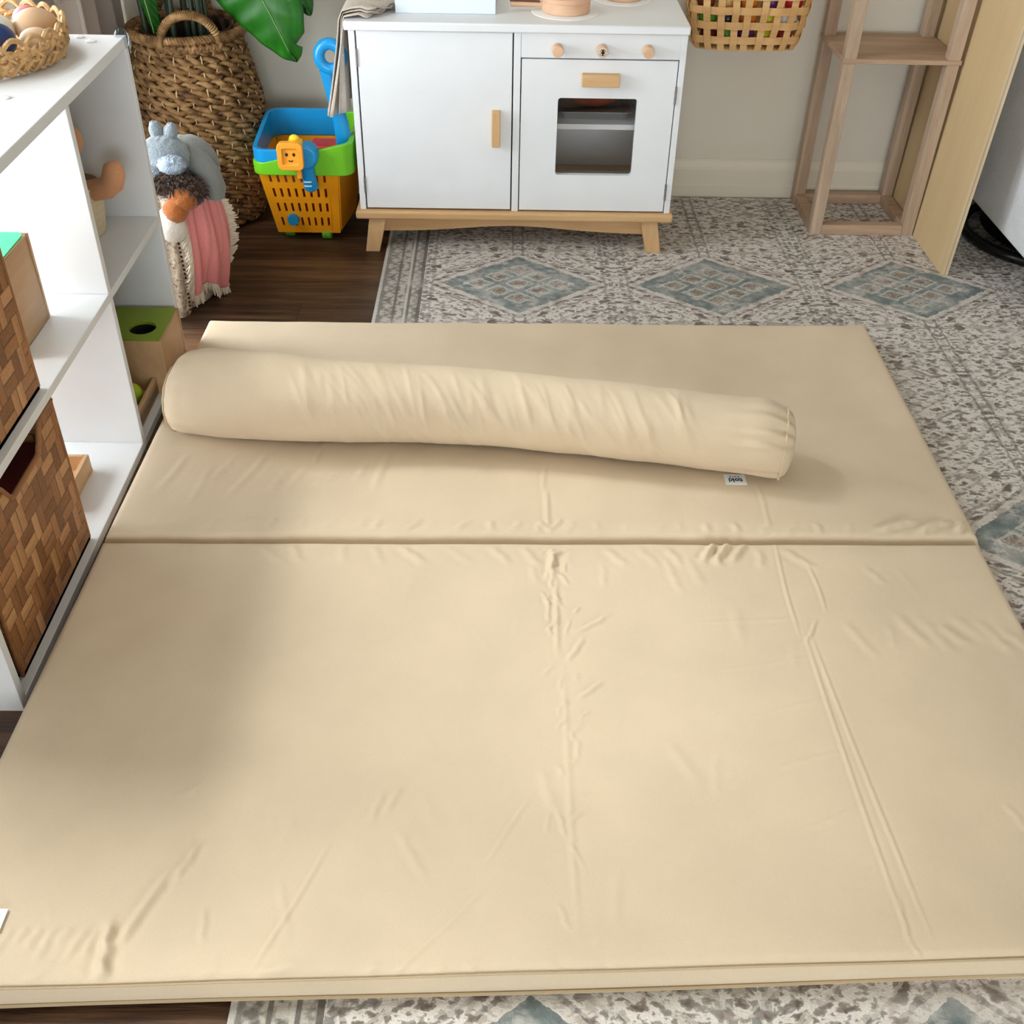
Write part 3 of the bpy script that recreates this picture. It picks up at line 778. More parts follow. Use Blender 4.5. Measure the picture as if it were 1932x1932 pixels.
POT = basic('black_plastic', (24, 24, 26), .5, .05); SOIL = basic('soil', (40, 30, 24), .95, .3, 120, .004, 150); STEM = basic('dark_stem', (36, 50, 30), .5, .15, 30, stretch=(1, 1, .2))
LEAF = Mat('leaf', .32, .5)
vein = (LEAF.x * 1.0 + LEAF.z * .55)
LEAF.color(LEAF.ramp(LEAF.noise(3, 3) * .6 + LEAF.noise(60, 2, v=LEAF.map((1, 1, .15))) * .4, [(.3, (18, 74, 16)), (.55, (34, 104, 26)), (.75, (58, 132, 40))])); LEAF = LEAF.m
pl = thing('potted_plant', 'leafy green plant in a dark nursery pot standing inside the seagrass basket', 'plant', (pc[0], pc[1], .021))
b = B(); b.lathe([(.001, .0), (.085, 0), (.103, .30), (.108, .302), (.108, .315), (.1, .315), (.097, .29), (.001, .288)], (pc[0], pc[1], .021), 40); obj('nursery_pot', b, POT, pl)
b = B(); b.lathe([(.001, .305), (.05, .302), (.096, .298)], (pc[0], pc[1], .013), 30); obj('soil', b, SOIL, pl)
stems = [(-.075, -.05, -.11, .0075), (-.055, -.062, -.05, .008), (-.02, -.055, -.01, .007), (.0, -.01, .01, .008), (.025, -.035, .03, .0065), (.045, -.045, .045, .0075), (.058, -.03, .055, .006), (-.04, .03, -.06, .007), (.03, .04, .05, .007)]
for (dx, dy, tx2, r0) in stems:
    b = B(); b.tube([(pc[0] + lerp(dx, tx2, u) , pc[1] + dy * (1 - .3 * u), .31 + .65 * u) for u in np.linspace(0, 1, 9)], [r0 * (1.1 - .4 * u) for u in np.linspace(0, 1, 9)], 10); obj('stem', b, STEM, pl)
RIB = basic('leaf_rib', (120, 160, 84), .4, .05)
def leaf(p0, p1, p2, hw, notch=(), tilt=.0, n=60):
    """midrib quadratic p0-p1-p2 (p2 tip); half-width hw; blade in x-z with droop towards the viewer"""
    p0, p1, p2 = Vector(p0), Vector(p1), Vector(p2)
    rows, mid = [], []
    for i in range(n + 1):
        u = i / n; c_ = p0 * (1 - u) ** 2 + p1 * 2 * u * (1 - u) + p2 * u * u; tg = (p1 - p0) * (1 - u) + (p2 - p1) * u
        tg.normalize(); side = tg.cross(Vector((0, -1, 0))).normalized()
        wl = hw * (sin(PI * min(1, .06 + .94 * u) ** .8) ** .62 if u < 1 else 0)
        row = []
        for k in range(-10, 11):
            s_ = k / 10; ww = wl
            for (sd, uc, dep) in notch:
                if s_ * sd > 0: ww -= wl * dep * max(0, 1 - abs(u - uc) / .022) * (abs(s_))
            p = c_ + side * (s_ * ww) + Vector((0, 1, 0)) * (abs(s_) ** 1.3 * .022 + .0035 * sin(u * 60 + k * .3) * abs(s_)) + tg * (abs(s_) * .035)
            row.append(p)
        rows.append(row); mid.append(c_ + Vector((0, -.0015, 0)))
    b = B(); b.grid(rows); o = obj('leaf', b, LEAF, pl, solid=.0012, ang=80)
    b = B(); b.tube(mid, [.003 * (1 - .75 * i / n) for i in range(n + 1)], 6); obj('midrib', b, RIB, o)
leaf((-.72, 2.72, .82), (-.61, 2.70, .69), (-.509, 2.71, .436), .118, ((-1, .74, .6), (-1, .93, .7), (1, .985, .3)))
leaf((-.60, 2.78, .80), (-.53, 2.78, .66), (-.475, 2.77, .527), .05)
leaf((-.85, 2.72, .62), (-.83, 2.70, .60), (-.815, 2.695, .475), .02)
b = B(); b.tube([(pc[0] + .03, pc[1] - .02, .31), (pc[0] + .045, pc[1] - .03, .62), (-.705, 2.74, .78), (-.70, 2.72, .80)], .005, 8); obj('leaf_stalk', b, STEM, pl)

# ------------------------------------------------------------------ toy basket with plush animals and blanket
tc = (-.785, 2.325)
FAB = m_fabric('cream_canvas', (206, 192, 172), 250, .08, .0015)
tb = thing('toy_basket', 'cream fabric basket of soft toys between the shelf and the plant basket', 'basket', (tc[0], tc[1], 0))
b = B(); b.lathe([(.001, .001), (.118, .001), (.13, .02), (.136, .13), (.134, .235), (.13, .242), (.126, .235), (.124, .02), (.001, .012)], (tc[0], tc[1], 0), 56); obj('basket_body', b, FAB, tb)
ROPE = basic('twisted_rope', (206, 186, 150), .8, .1, 80, .002, 300)
b = B(); b.tube([(-.86 + .115 * sin(u * PI * .5), 2.215 + .02 * u, .235 + .205 * sin(PI * u)) for u in np.linspace(0, 1, 24)], .006, 8); obj('rope_handle', b, ROPE, tb)
GREY = m_fabric('grey_plush', (132, 142, 150), 260, .12, .004, .4); BRN = m_fabric('brown_fur', (58, 38, 28), 220, .25, .005, .3); ORG = m_fabric('orange_plush', (158, 92, 44), 260, .1, .003, .3); CRM = m_fabric('cream_plush', (222, 214, 204), 260, .05, .003, .3); GRY2 = m_fabric('grey_plush_smooth', (124, 126, 124), 300, .05, .002, .3)
def fuzz(seed, amp=.06, fr=7): return lambda d: 1 + amp * fbm(d.x * fr, d.y * fr, d.z * fr + seed)
g = thing('plush_toy', 'blue grey plush animal slumped on top of the toy basket', 'plush toy', (-.72, 2.27, .22))
b = B(); b.ball((-.707, 2.262, .342), (.05, .045, .045), 40, 28, fuzz(1)); obj('head', b, GREY, g)
b = B(); b.ball((-.68, 2.325, .302), (.066, .06, .062), 32, 22, fuzz(2, .05, 3)); obj('body', b, GRY2, g)
for dx, dz, an in ((-.012, .0, -.2), (.010, -.003, .35)):
    b = B(); b.ball((-.703 + dx, 2.27, .392 + dz), (.015, .013, .022), 20, 14, fuzz(3 + dx, .14)); b.rot(an, 'Y', (-.703 + dx, 2.27, .38)); obj('ear', b, GREY, g)
PALE = basic('pale_plush', (156, 170, 186), .9, .1, 60, .004, 300)
b = B(); b.ball((-.685, 2.225, .338), (.03, .022, .021), 28, 18, fuzz(5, .16, 5)); obj('muzzle', b, PALE, g)
b = B(); b.ball((-.725, 2.222, .318), (.02, .014, .02), 24, 16, fuzz(6, .12, 5)); obj('paw', b, GREY, g)
b = B(); b.tube([(-.668, 2.30, .325), (-.645, 2.29, .315), (-.626, 2.28, .296), (-.617, 2.272, .27), (-.616, 2.268, .25), (-.616, 2.267, .244)], [.03, .029, .026, .026, .019, .006], 18); obj('arm', b, GRY2, g)
l = thing('plush_toy', 'orange brown plush animal with dark mane lying under the grey one', 'plush toy', (-.675, 2.235, .2))
b = B(); b.ball((-.668, 2.205, .272), (.03, .024, .028), 32, 22, fuzz(8, .1, 3)); b.ball((-.685, 2.195, .25), (.026, .022, .026), 28, 18, fuzz(9, .08, 3)); obj('head', b, ORG, l)
b = B(); rm = random.Random(9)
b.ball((-.69, 2.225, .295), (.05, .03, .026), 32, 20, fuzz(11, .15, 9)); b.ball((-.655, 2.225, .282), (.03, .026, .03), 24, 16, fuzz(12, .15, 9))
for i in range(420):
    a = rm.uniform(0, 2 * PI); e = rm.uniform(-.4, 1.4); dv = Vector((cos(a) * cos(e), sin(a) * cos(e) , sin(e)))
    c0 = Vector((-.69, 2.225, .295)) if i % 3 else Vector((-.655, 2.225, .282)); sc3 = (.05, .03, .026) if i % 3 else (.03, .026, .03)
    p = c0 + Vector((dv.x * sc3[0] * .95, dv.y * sc3[1] * .95, dv.z * sc3[2] * .95)); q = p + Vector((dv.x * .012 + rm.uniform(-.007, .007), dv.y * .01 - .005, dv.z * .008 - .004))
    b.tube([p, (p + q) / 2 + Vector((0, 0, .003)), q], [.0024, .0019, .0004], 4)
obj('mane', b, BRN, l)
k_ = thing('plush_toy', 'white plush animal tucked at the left of the toy basket', 'plush toy', (-.72, 2.21, .15))
b = B(); b.ball((-.70, 2.20, .218), (.03, .026, .04), 28, 18, fuzz(21)); obj('body', b, CRM, k_)
# blankets hanging over the basket
def drape(name, label, a0, a1, m, rr0, topz, botz, topr, rip, n=70, lean=0.0):
    rows = []
    for i in range(61):
        u = i / 60; row = []
        for k in range(n + 1):
            s_ = k / n; a = lerp(a0, a1, s_)
            w_ = rip * sin(s_ * 19 + 1.1 * sin(u * 3)) * smooth01(u * 2) + .5 * rip * sin(s_ * 41 + u * 5)
            if u < .28:
                q = u / .28; r0 = lerp(topr, rr0, sin(q * PI / 2)); z = lerp(topz, topz - .05, 1 - cos(q * PI / 2))
            else:
                q = (u - .28) / .72; r0 = rr0 + .012 * sin(PI * q) - .006 * q; z = lerp(topz - .05, botz + .02 * sin(s_ * 7), q)
            row.append((tc[0] + (r0 + w_) * cos(a + lean * u), tc[1] + (r0 + w_) * sin(a + lean * u), z))
        rows.append(row)
    return rows
PINK = m_fabric('pink_cotton', (226, 142, 140), 350, .05, .0012); FRG = m_fabric('cream_cotton', (224, 210, 192), 300, .06, .001)
rows = drape('b', '', -.80, .25, PINK, .151, .287, .04, .085, .0065)
bl = thing('blanket', 'pink cotton blanket with cream fringe draped over the toy basket', 'blanket', (tc[0] + .1, tc[1] - .1, .0))
b = B(); b.grid(rows); obj('cloth', b, PINK, bl, solid=.003)
b = B(); rf = random.Random(4)
for side in (0, -1):
    for i in range(6, 61):
        p = Vector(rows[i][side]); nb = Vector(rows[i][1 if side == 0 else -2]); dr = (p - nb).normalized()
        for q in range(2):
            L = rf.uniform(.016, .028); e = p + dr * L + Vector((rf.uniform(-.004, .004), rf.uniform(-.004, .004), rf.uniform(-.014, .0)))
            out = Vector((p.x - tc[0], p.y - tc[1], 0)).normalized() * .004
            e.z = max(e.z, .004)
            b.tube([p, (p + e) / 2 + out, e + out * .5], [.0022, .0024, .0012], 5)
for k in range(0, 71):
    p = Vector(rows[-1][k]); e = p + Vector((rf.uniform(-.004, .004), rf.uniform(-.004, .004), -rf.uniform(.018, .03))); e.z = max(e.z, .003); b.tube([p, (p + e) / 2, e], [.0024, .0024, .0012], 5)
obj('fringe', b, FRG, bl)
rows = drape('c', '', -1.75, -.74, FRG, .1445, .266, .012, .095, .006, 60)
th_ = thing('throw', 'cream ruffled lace throw hanging at the left of the pink blanket', 'throw', (tc[0], tc[1] - .17, .0))
LACE = Mat('lace', .9, .1, .2)
LACE.color(LACE.ramp(LACE.noise(70, 4, .6, 1.5), [(.35, (150, 116, 92)), (.45, (206, 186, 164)), (.6, (230, 216, 198))])); LACE.bump(LACE.noise(140, 3), .004); LACE = LACE.m
b = B(); b.grid(rows); obj('cloth', b, LACE, th_, solid=.004)
b = B()
for i in range(20, 60, 2):
    p = Vector(rows[i][50]); out = Vector((p.x - tc[0], p.y - tc[1], 0)).normalized(); b.ball(tuple(p + out * .003), .0028, 8, 6)
obj('dotted_edge', b, basic('dark_dots', (70, 52, 44), .9, .05), th_)

# ------------------------------------------------------------------ toy shopping cart
OR_ = basic('orange_plastic', (244, 160, 22), .35, .02); GN = basic('green_plastic', (112, 196, 34), .3, .02); BL = basic('blue_plastic', (18, 142, 206), .28, .02); YE = basic('yellow_plastic', (250, 208, 40), .35, .02); OR2 = basic('light_orange_plastic', (255, 170, 50), .35, .02); RDP = basic('red_plastic', (190, 30, 22), .35, .03); BLK = basic('black_print', (18, 16, 16), .5, .02)
ct = thing('toy_cart', 'orange and green toy shopping cart with blue handle beside the play kitchen', 'toy cart', (-.48, 2.68, 0))
def rrect(x0, x1, y0, y1, r, n=6):
    pts = []
    for cx, cy, a0 in ((x1 - r, y1 - r, 0), (x0 + r, y1 - r, PI / 2), (x0 + r, y0 + r, PI), (x1 - r, y0 + r, 1.5 * PI)):
        for i in range(n + 1): a = a0 + PI / 2 * i / n; pts.append((cx + r * cos(a), cy + r * sin(a)))
    return pts
def loft(levels, caps=(True, False)):
    rows = [[(p[0], p[1], z) for p in rrect(*q)] for q, z in levels]
    b = B(); b.grid(rows, cu=True)
    if caps[0]: b.cap(rows[0][::-1])
    if caps[1]: b.cap(rows[-1])
    return b
# body: back and sides lofted, front wall a slotted panel
F = lambda z: lerp(2.617, 2.572, (z - .022) / .178)
XLf = lambda z: lerp(-.565, -.588, (z - .022) / .178); XRf = lambda z: lerp(-.408, -.396, (z - .022) / .178); XRb = lambda z: lerp(-.386, -.36, (z - .022) / .178)
b = B()
for (xa, xb_, bk) in ((lambda z: XLf(z), lambda z: XLf(z) + .006, lambda z: 0), (lambda z: XRf(z) - .006, lambda z: XRf(z), lambda z: XRb(z) - XRf(z))):
    z0, z1 = .022, .205
    b.hexa([(xa(z0), F(z0) + .006, z0), (xb_(z0), F(z0) + .006, z0), (xb_(z0) + bk(z0), 2.775, z0), (xa(z0) + bk(z0), 2.775, z0), (xa(z1), F(z1) + .006, z1), (xb_(z1), F(z1) + .006, z1), (xb_(z1) + bk(z1), 2.80, z1), (xa(z1) + bk(z1), 2.80, z1)])
b.hexa([(XLf(.022), 2.775, .022), (XRb(.022), 2.775, .022), (XRb(.022), 2.781, .022), (XLf(.022), 2.781, .022), (XLf(.205), 2.80, .205), (XRb(.205), 2.80, .205), (XRb(.205), 2.806, .205), (XLf(.205), 2.806, .205)])
b.hexa([(XLf(.022), F(.022), .022), (XRf(.022), F(.022), .022), (XRf(.022), 2.78, .022), (XLf(.022), 2.78, .022), (XLf(.022), F(.022), .028), (XRf(.022), F(.022), .028), (XRf(.022), 2.78, .028), (XLf(.022), 2.78, .028)])
# slotted front
ncol = 8
us = [0]; u = .07
for i in range(ncol): us += [u + .08, u + .1]; u += .1
us.append(1.0); us = sorted(set([0.0] + [.11 + i * .1 + d for i in range(8) for d in (0, .034)] + [1.0]))
vs = sorted(set([0.0] + [.11 + i * .225 + d for i in range(4) for d in (0, .135)] + [1.0]))
slots = set()
for i in range(8):
    for j in range(4): slots.add((round(.11 + i * .1, 4), round(.11 + j * .225, 4)))
def fp(u, v):
    z = lerp(.022, .205, v); return (lerp(XLf(z), XRf(z), u) , F(z), z)
for i in range(len(us) - 1):
    for j in range(len(vs) - 1):
        if (round(us[i], 4), round(vs[j], 4)) in slots: continue
        q = [fp(us[i], vs[j]), fp(us[i + 1], vs[j]), fp(us[i + 1], vs[j + 1]), fp(us[i], vs[j + 1])]
        b.hexa([(q[0][0], q[0][1], q[0][2]), (q[1][0], q[1][1], q[1][2]), (q[1][0], q[1][1] + .006, q[1][2]), (q[0][0], q[0][1] + .006, q[0][2]), (q[3][0], q[3][1], q[3][2]), (q[2][0], q[2][1], q[2][2]), (q[2][0], q[2][1] + .006, q[2][2]), (q[3][0], q[3][1] + .006, q[3][2])])
b.hexa([(XRf(.03) - .022, F(.03) - .002, .03), (XRf(.03) + .003, F(.03) + .01, .03), (XRf(.03) + .003, F(.03) + .03, .03), (XRf(.03) - .022, F(.03) + .02, .03), (XRf(.2) - .022, F(.2) - .002, .2), (XRf(.2) + .003, F(.2) + .01, .2), (XRf(.2) + .003, F(.2) + .03, .2), (XRf(.2) - .022, F(.2) + .02, .2)])
obj('basket_body', b, OR_, ct, smooth=False)
bb = loft([((-.561, -.406, 2.632, 2.77, .01), .0285), ((-.578, -.404, 2.605, 2.79, .01), .16)], (True, True)); obj('inner_bin', bb, basic('dark_red_plastic', (150, 40, 14), .5, .04), ct, label='dark red inside of the cart')
# green collar
def ring_loft(levels):
    rows = [[(p[0], p[1], z) for p in rrect(*q)] for q, z in levels]; b = B(); b.grid(rows, cu=True, cv=True); return b
zc = lambda x, lo, hi: lo
b = B(); out, inn_ = [], []
po = rrect(-.598, -.356, 2.556, 2.815, .03, 8); pi_ = rrect(-.588, -.368, 2.568, 2.803, .024, 8)
def collar_top(p): return .222 + .045 * smooth01((p[0] + .56) / .2) * (1 if p[1] > 2.6 else .35 + .65 * smooth01((p[0] + .47) / .06))
def collar_bot(p): return .192 - .012 * smooth01((p[0] + .52) / .06) * smooth01((-.42 - p[0]) / .05 + .6)
b.grid([[(p[0], p[1], collar_bot(p)) for p in po], [(p[0], p[1], collar_top(p)) for p in po], [(p[0], p[1], collar_top(p)) for p in pi_], [(p[0], p[1], collar_bot(p)) for p in pi_]], cu=True, cv=True)
obj('green_collar', b, GN, ct, bev=.002, ang=50)
# blue upper rim along front left and back
b = B(); po2 = rrect(-.5962, -.40, 2.5582, 2.8105, .035, 8); pi2 = rrect(-.586, -.40, 2.570, 2.7995, .03, 8)
keep = [i for i, p in enumerate(po2) if p[0] < -.41]
po2 = [po2[i] for i in keep]; pi2 = [pi2[i] for i in keep]
bz = lambda p: .206; tz = lambda p: .252 + .02 * smooth01((p[1] - 2.6) / .2)
rows = [[(p[0], p[1], bz(p)) for p in po2], [(p[0], p[1], tz(p)) for p in po2], [(p[0], p[1], tz(p)) for p in pi2], [(p[0], p[1], bz(p)) for p in pi2]]
b.grid(rows, cv=True); b.cap([r[0] for r in rows]); b.cap([r[-1] for r in rows][::-1]); obj('blue_rim', b, BL, ct, bev=.0015, ang=50)
# pull handle
b = B(); hp = [(-.379, 2.622, .228), (-.386, 2.622, .30), (-.405, 2.622, .385), (-.412, 2.622, .42)]
b.tube([Vector(p) for p in hp], [.02, .018, .014, .015], 12, flat=.55, up=(0, 1, 0)); o = obj('handle', b, BL, ct)
b = B(); n = 30; cx, cz = -.398, .449
b.tube([(cx + .026 * cos(a), 2.622, cz + .028 * sin(a)) for a in np.linspace(0, 2 * PI, n, endpoint=False)], .0135, 12, closed=True); obj('grip', b, BL, o)
# scanner on the front
sb = B(); sb.box(-.520, -.446, 2.526, 2.556, .220, .272); sb.cyl((-.462, 2.522, .247), (-.462, 2.566, .247), .029, 28); sc_ = obj('scanner', sb, BL, ct, bev=.006, seg=3)
b = B(); P1 = rrect(-.524, -.464, .222, .286, .012, 5); P2 = rrect(-.512, -.476, .235, .273, .004, 5)
rows = [[(p[0], y_, p[1]) for p in q] for q, y_ in ((P1, 2.527), (P1, 2.508), (P2, 2.508), (P2, 2.514))]
b.grid(rows, cu=True); b.cap(rows[0]); b.cap(rows[-1][::-1]); obj('scanner_face', b, OR2, sc_, bev=.0015, ang=40)
b = B()
for dx in (-.0085, .0085): b.ball((-.494 + dx, 2.5135, .258), (.0035, .001, .0042), 14, 10)
b.tube([(-.494 + .005 * cos(a), 2.5132, .246 + .004 * sin(a)) for a in np.linspace(PI * 1.1, PI * 1.9, 9)], .0012, 6); obj('smile', b, BLK, sc_)
b = B(); b.cyl((-.484, 2.543, .27), (-.484, 2.543, .283), .019, 24, .016); b.ball((-.486, 2.541, .287), (.012, .009, .009), 20, 12); obj('scanner_button', b, YE, sc_)
b = B(); b.box(-.486, -.474, 2.524, 2.542, .196, .226); obj('scanner_trigger', b, OR2, sc_, bev=.002)
b = B(); b.tube([(-.463, 2.546, .23), (-.461, 2.55, .19), (-.459, 2.556, .165), (-.457, 2.558, .158)], [.015, .0165, .018, .012], 16); obj('scanner_grip', b, BL, sc_)
b = B()
for z in (.176, .186): b.tube([(-.472, 2.5325, z), (-.463, 2.5315, z), (-.454, 2.5325, z)], .0014, 5)
obj('grip_lines', b, GLOSSW, sc_)
b = B(); b.tube([(-.521, F(.062) - .012, .062), (-.521, F(.062) - .003, .062), (-.521, F(.062) + .003, .062)], [.013, .0155, .0155], 24); obj('front_dial', b, basic('teal_plastic', (16, 128, 176), .35, .03), ct)
for x, y in ((-.444, 2.635), (-.54, 2.65), (-.44, 2.76), (-.53, 2.76)):
    b = B(); b.cyl((x - .012, y, .0195), (x + .012, y, .0195), .0195, 28); obj('wheel', b, basic('green_wheel', (104, 172, 40), .4, .03), ct, bev=.003)
b = B(); b.box(-.47, -.40, 2.64, 2.70, .161, .235); tag(obj('toy_block', b, RDP, bev=.006), 'red plastic toy lying inside the shopping cart', 'toy')

# ------------------------------------------------------------------ play kitchen
KW = basic('kitchen_white', (232, 236, 242), .4, .008)
kt = thing('play_kitchen', 'white wooden play kitchen with oven and pine legs against the back wall', 'play kitchen', (.03, 2.72, 0))
YF = 2.565; YB = 2.89
b = B()
b.box(-.346, -.332, YF, YB, .107, .523); b.box(.398, .412, YF, YB, .107, .523); b.box(.0235, .0395, YF, YB, .107, .523)
b.box(-.332, .398, YB - .006, YB, .107, .523); b.box(.0395, .398, YF + .001, YF + .015, .468, .523)
obj('cabinet_body', b, KW, kt, bev=.001, smooth=False)
b = B(); b.box(-.354, .4145, 2.553, YB + .005, .523, .542); obj('countertop', b, KW, kt, bev=.003)
b = B(); b.box(-.357, .42, 2.55, YB, .087, .107); obj('base_board', b, PINE, kt, bev=.005, seg=3)
poly = [(-.30, .087), (.36, .087)] + [(lerp(.36, -.30, i / 40), .047 + .017 * math.exp(-((i / 40 - .5) / .26) ** 2)) for i in range(41)]
b = B(); b.prism(poly[::-1], 'y', 2.577, 2.592); obj('apron', b, PINE, kt, smooth=False)
for xs in ((-.326, -.284, -.339, -.304, 0), (.343, .385, .362, .399, .0065)):
    for y0, y1, sy in ((2.562, 2.598, -.006), (2.85, 2.886, .0)):
        t0, t1, b0, b1, zb = xs
        b = B(); b.hexa([(b0, y0 + sy, zb), (b1, y0 + sy, zb), (b1, y1 + sy - .006, zb), (b0, y1 + sy - .006, zb), (t0, y0, .087), (t1, y0, .087), (t1, y1, .087), (t0, y1, .087)]); obj('leg', b, PINEZ, kt, bev=.0015)
b = B(); b.box(-.3285, .0205, YF, YF + .014, .1115, .5205); dl = obj('cabinet_door', b, KW, kt, bev=.0012)
b = B(); b.box(-.025, -.006, YF - .02, YF, .27, .352); obj('door_handle', b, PINEZ, dl, bev=.0015)
STEEL = basic('steel', (170, 170, 172), .3, .02, metal=1.0)
def hinge(x, z, par):
    b = B(); b.cyl((x, YF - .001, z - .02), (x, YF - .001, z + .02), .0028, 10)
    for q in (-.007, .007): b.cyl((x, YF - .001, z + q - .0008), (x, YF - .001, z + q + .0008), .0034, 10)
    obj('hinge', b, STEEL, par)
hinge(-.3305, .463, dl); hinge(-.3305, .17, dl)
# oven door with window
ox0, ox1, oz0, oz1 = .042, .3955, .1115, .4655
po = []; hole = rrect(.127, .31, .20, .381, .007, 5)
hx, hz = .2185, .2905
b = B(); outl = []
for (x, z) in hole:
    dx, dz = x - hx, z - hz
    q = min(((ox1 if dx > 0 else ox0) - hx) / dx if abs(dx) > 1e-6 else 9, ((oz1 if dz > 0 else oz0) - hz) / dz if abs(dz) > 1e-6 else 9)
    outl.append((hx + dx * q, hz + dz * q))
def insert_corners(inn, out):
    ni, no = [], []
    for i in range(len(inn)):
        ni.append(inn[i]); no.append(out[i]); j = (i + 1) % len(inn)
        a_, b_ = out[i], out[j]
        if abs(a_[0] - b_[0]) > 1e-5 and abs(a_[1] - b_[1]) > 1e-5:
            cx = ox1 if max(a_[0], b_[0]) > ox1 - 1e-5 else ox0; cz = oz1 if max(a_[1], b_[1]) > oz1 - 1e-5 else oz0
            ni.append(((inn[i][0] + inn[j][0]) / 2, (inn[i][1] + inn[j][1]) / 2)); no.append((cx, cz))
    return ni, no
ih, oh = insert_corners(hole, outl)
b.grid([[(p[0], YF, p[1]) for p in ih], [(p[0], YF, p[1]) for p in oh], [(p[0], YF + .014, p[1]) for p in oh], [(p[0], YF + .014, p[1]) for p in ih]], cu=True, cv=True)
od = obj('oven_door', b, KW, kt, smooth=False)
b = B(); b.box(.179, .265, YF - .02, YF, .411, .438); obj('oven_handle', b, PINE, od, bev=.0015)
b = B(); b.box(.122, .315, YF + .0145, YF + .0165, .195, .386); obj('oven_window', b, m_clear('oven_acrylic', (248, 248, 248)), od, smooth=False)
hinge(.3967, .39, od); hinge(.3967, .16, od)
b = B(); b.box(.0395, .398, 2.60, YB - .006, .298, .310); obj('oven_shelf', b, KW, kt)
b = B(); b.box(.0395, .398, YF + .016, YB - .006, .107, .1085); obj('oven_floor', b, PINE, kt)
DW = basic('knob_face', (222, 178, 148), .55, .05)
for i, x in enumerate((.121, .221, .324)):
    b = B(); b.cyl((x, YF - .028, .489), (x, YF, .489), .0122, 28); kn = obj('knob', b, BEECH, kt, bev=.001)
    if i == 1:
        b = B(); b.cyl((x, YF - .0288, .489), (x, YF - .028, .489), .0108, 24); obj('dial_face', b, basic('dial_cream', (222, 206, 186), .6, .02), kn)
        b = B(); b.box(x - .0017, x + .0017, YF - .0294, YF - .0288, .4825, .4955); b.box(x - .0045, x + .0045, YF - .0294, YF - .0288, .4875, .4905); b.cyl((x, YF - .0295, .4935), (x, YF - .0288, .4935), .0028, 14)
        obj('dial_mark', b, BLK, kn)
        b = B()
        for q in range(4):
            a = q * PI / 2 + PI / 4; b.tube([(x + .0085 * cos(a - .4), YF - .029, .489 + .0085 * sin(a - .4)), (x + .006 * cos(a), YF - .029, .489 + .006 * sin(a)), (x + .0085 * cos(a + .4), YF - .029, .489 + .0085 * sin(a + .4))], .0006, 5)
        obj('dial_pattern', b, basic('dial_brown', (128, 84, 70), .6, .02), kn)
# raised white sink
b = B(); sx0, sx1, sy0, sy1, sz = -.245, -.018, 2.632, 2.85, .577; q = .014
b.box(sx0, sx1, sy0, sy0 + q, .542, sz); b.box(sx0, sx1, sy1 - q, sy1, .542, sz); b.box(sx0, sx0 + q, sy0 + q, sy1 - q, .542, sz); b.box(sx1 - q, sx1, sy0 + q, sy1 - q, .542, sz); b.box(sx0 + q, sx1 - q, sy0 + q, sy1 - q, .542, .545)
obj('sink', b, basic('sink_white', (226, 236, 244), .35, .01), kt, bev=.002)
for cx, cy, r0 in ((.141, 2.668, .078), (.282, 2.795, .07)):
    b = B(); b.lathe([(.001, .0022), (r0 - .002, .0022), (r0, .001), (r0, 0)], (cx, cy, .542), 56); obj('burner', b, GLOSSW, kt)
# pots
def pot(label, cx, cy, r0, hd):
    t = thing('toy_pot', label, 'toy pot', (cx, cy, .5443), 'wooden toy pots on the play kitchen')
    z = .5443
    b = B(); b.lathe([(.001, 0), (r0 - .002, 0), (r0, .002), (r0, .022), (r0 - .001, .0235), (.001, .0235)], (cx, cy, z), 48); obj('pot_body', b, BEECH, t)
    b = B(); b.lathe([(.001, .0235), (r0 + .001, .0235), (r0 + .002, .0255), (r0 + .001, .033), (r0 - .003, .035), (.001, .036)], (cx, cy, z), 48); obj('lid', b, DW, t)
    b = B(); b.box(cx - .014, cx + .014, cy - .003, cy + .003, z + .035, z + .045); obj('lid_handle', b, basic('walnut', (104, 66, 52), .5, .08, 30), t, bev=.0015)
    if hd:
        b = B(); b.tube([(cx - r0 + .004, cy, z + .013), (cx - r0 - .03, cy, z + .0135), (cx - r0 - .07, cy - .002, z + .0145)], [.008, .0085, .0095], 14, flat=.75, up=(0, 0, 1)); h_ = obj('pan_handle', b, BEECH, t)
        b = B(); b.tube([(cx - r0 - .004, cy, z + .019), (cx - r0 - .03, cy, z + .0197), (cx - r0 - .072, cy - .002, z + .0215)], [.0062, .0068, .0076], 12, flat=.35, up=(0, 0, 1)); obj('grip_inlay', b, MATS['walnut'], h_, label='dark walnut strip on the handle')
pot('wooden toy saucepan with lid and walnut topped handle on the play kitchen', .141, 2.668, .0555, True)
pot('second wooden toy pot at the back of the play kitchen counter', .282, 2.795, .046, False)
# tray and food in the oven
b = B(); TR = basic('tray_metal', (150, 158, 166), .35, .03, metal=.6)
lv = [((.146, .294, 2.636, 2.78, .01), .3103), ((.136, .304, 2.626, 2.79, .012), .329), ((.132, .308, 2.622, 2.794, .012), .3295), ((.132, .308, 2.622, 2.794, .012), .331), ((.137, .303, 2.627, 2.789, .012), .331), ((.147, .293, 2.637, 2.779, .01), .313)]
bb = loft(lv, (True, True)); tag(obj('baking_tray', bb, TR, ang=50), 'small grey metal baking tray on the shelf behind the oven window', 'tray')
b = B(); b.ball((.22, 2.725, .3665), (.08, .045, .053), 32, 16); tag(obj('play_bread', b, basic('red_brown_crust', (146, 58, 36), .6, .25, 30)), 'reddish brown toy loaf lying in the baking tray', 'toy food')

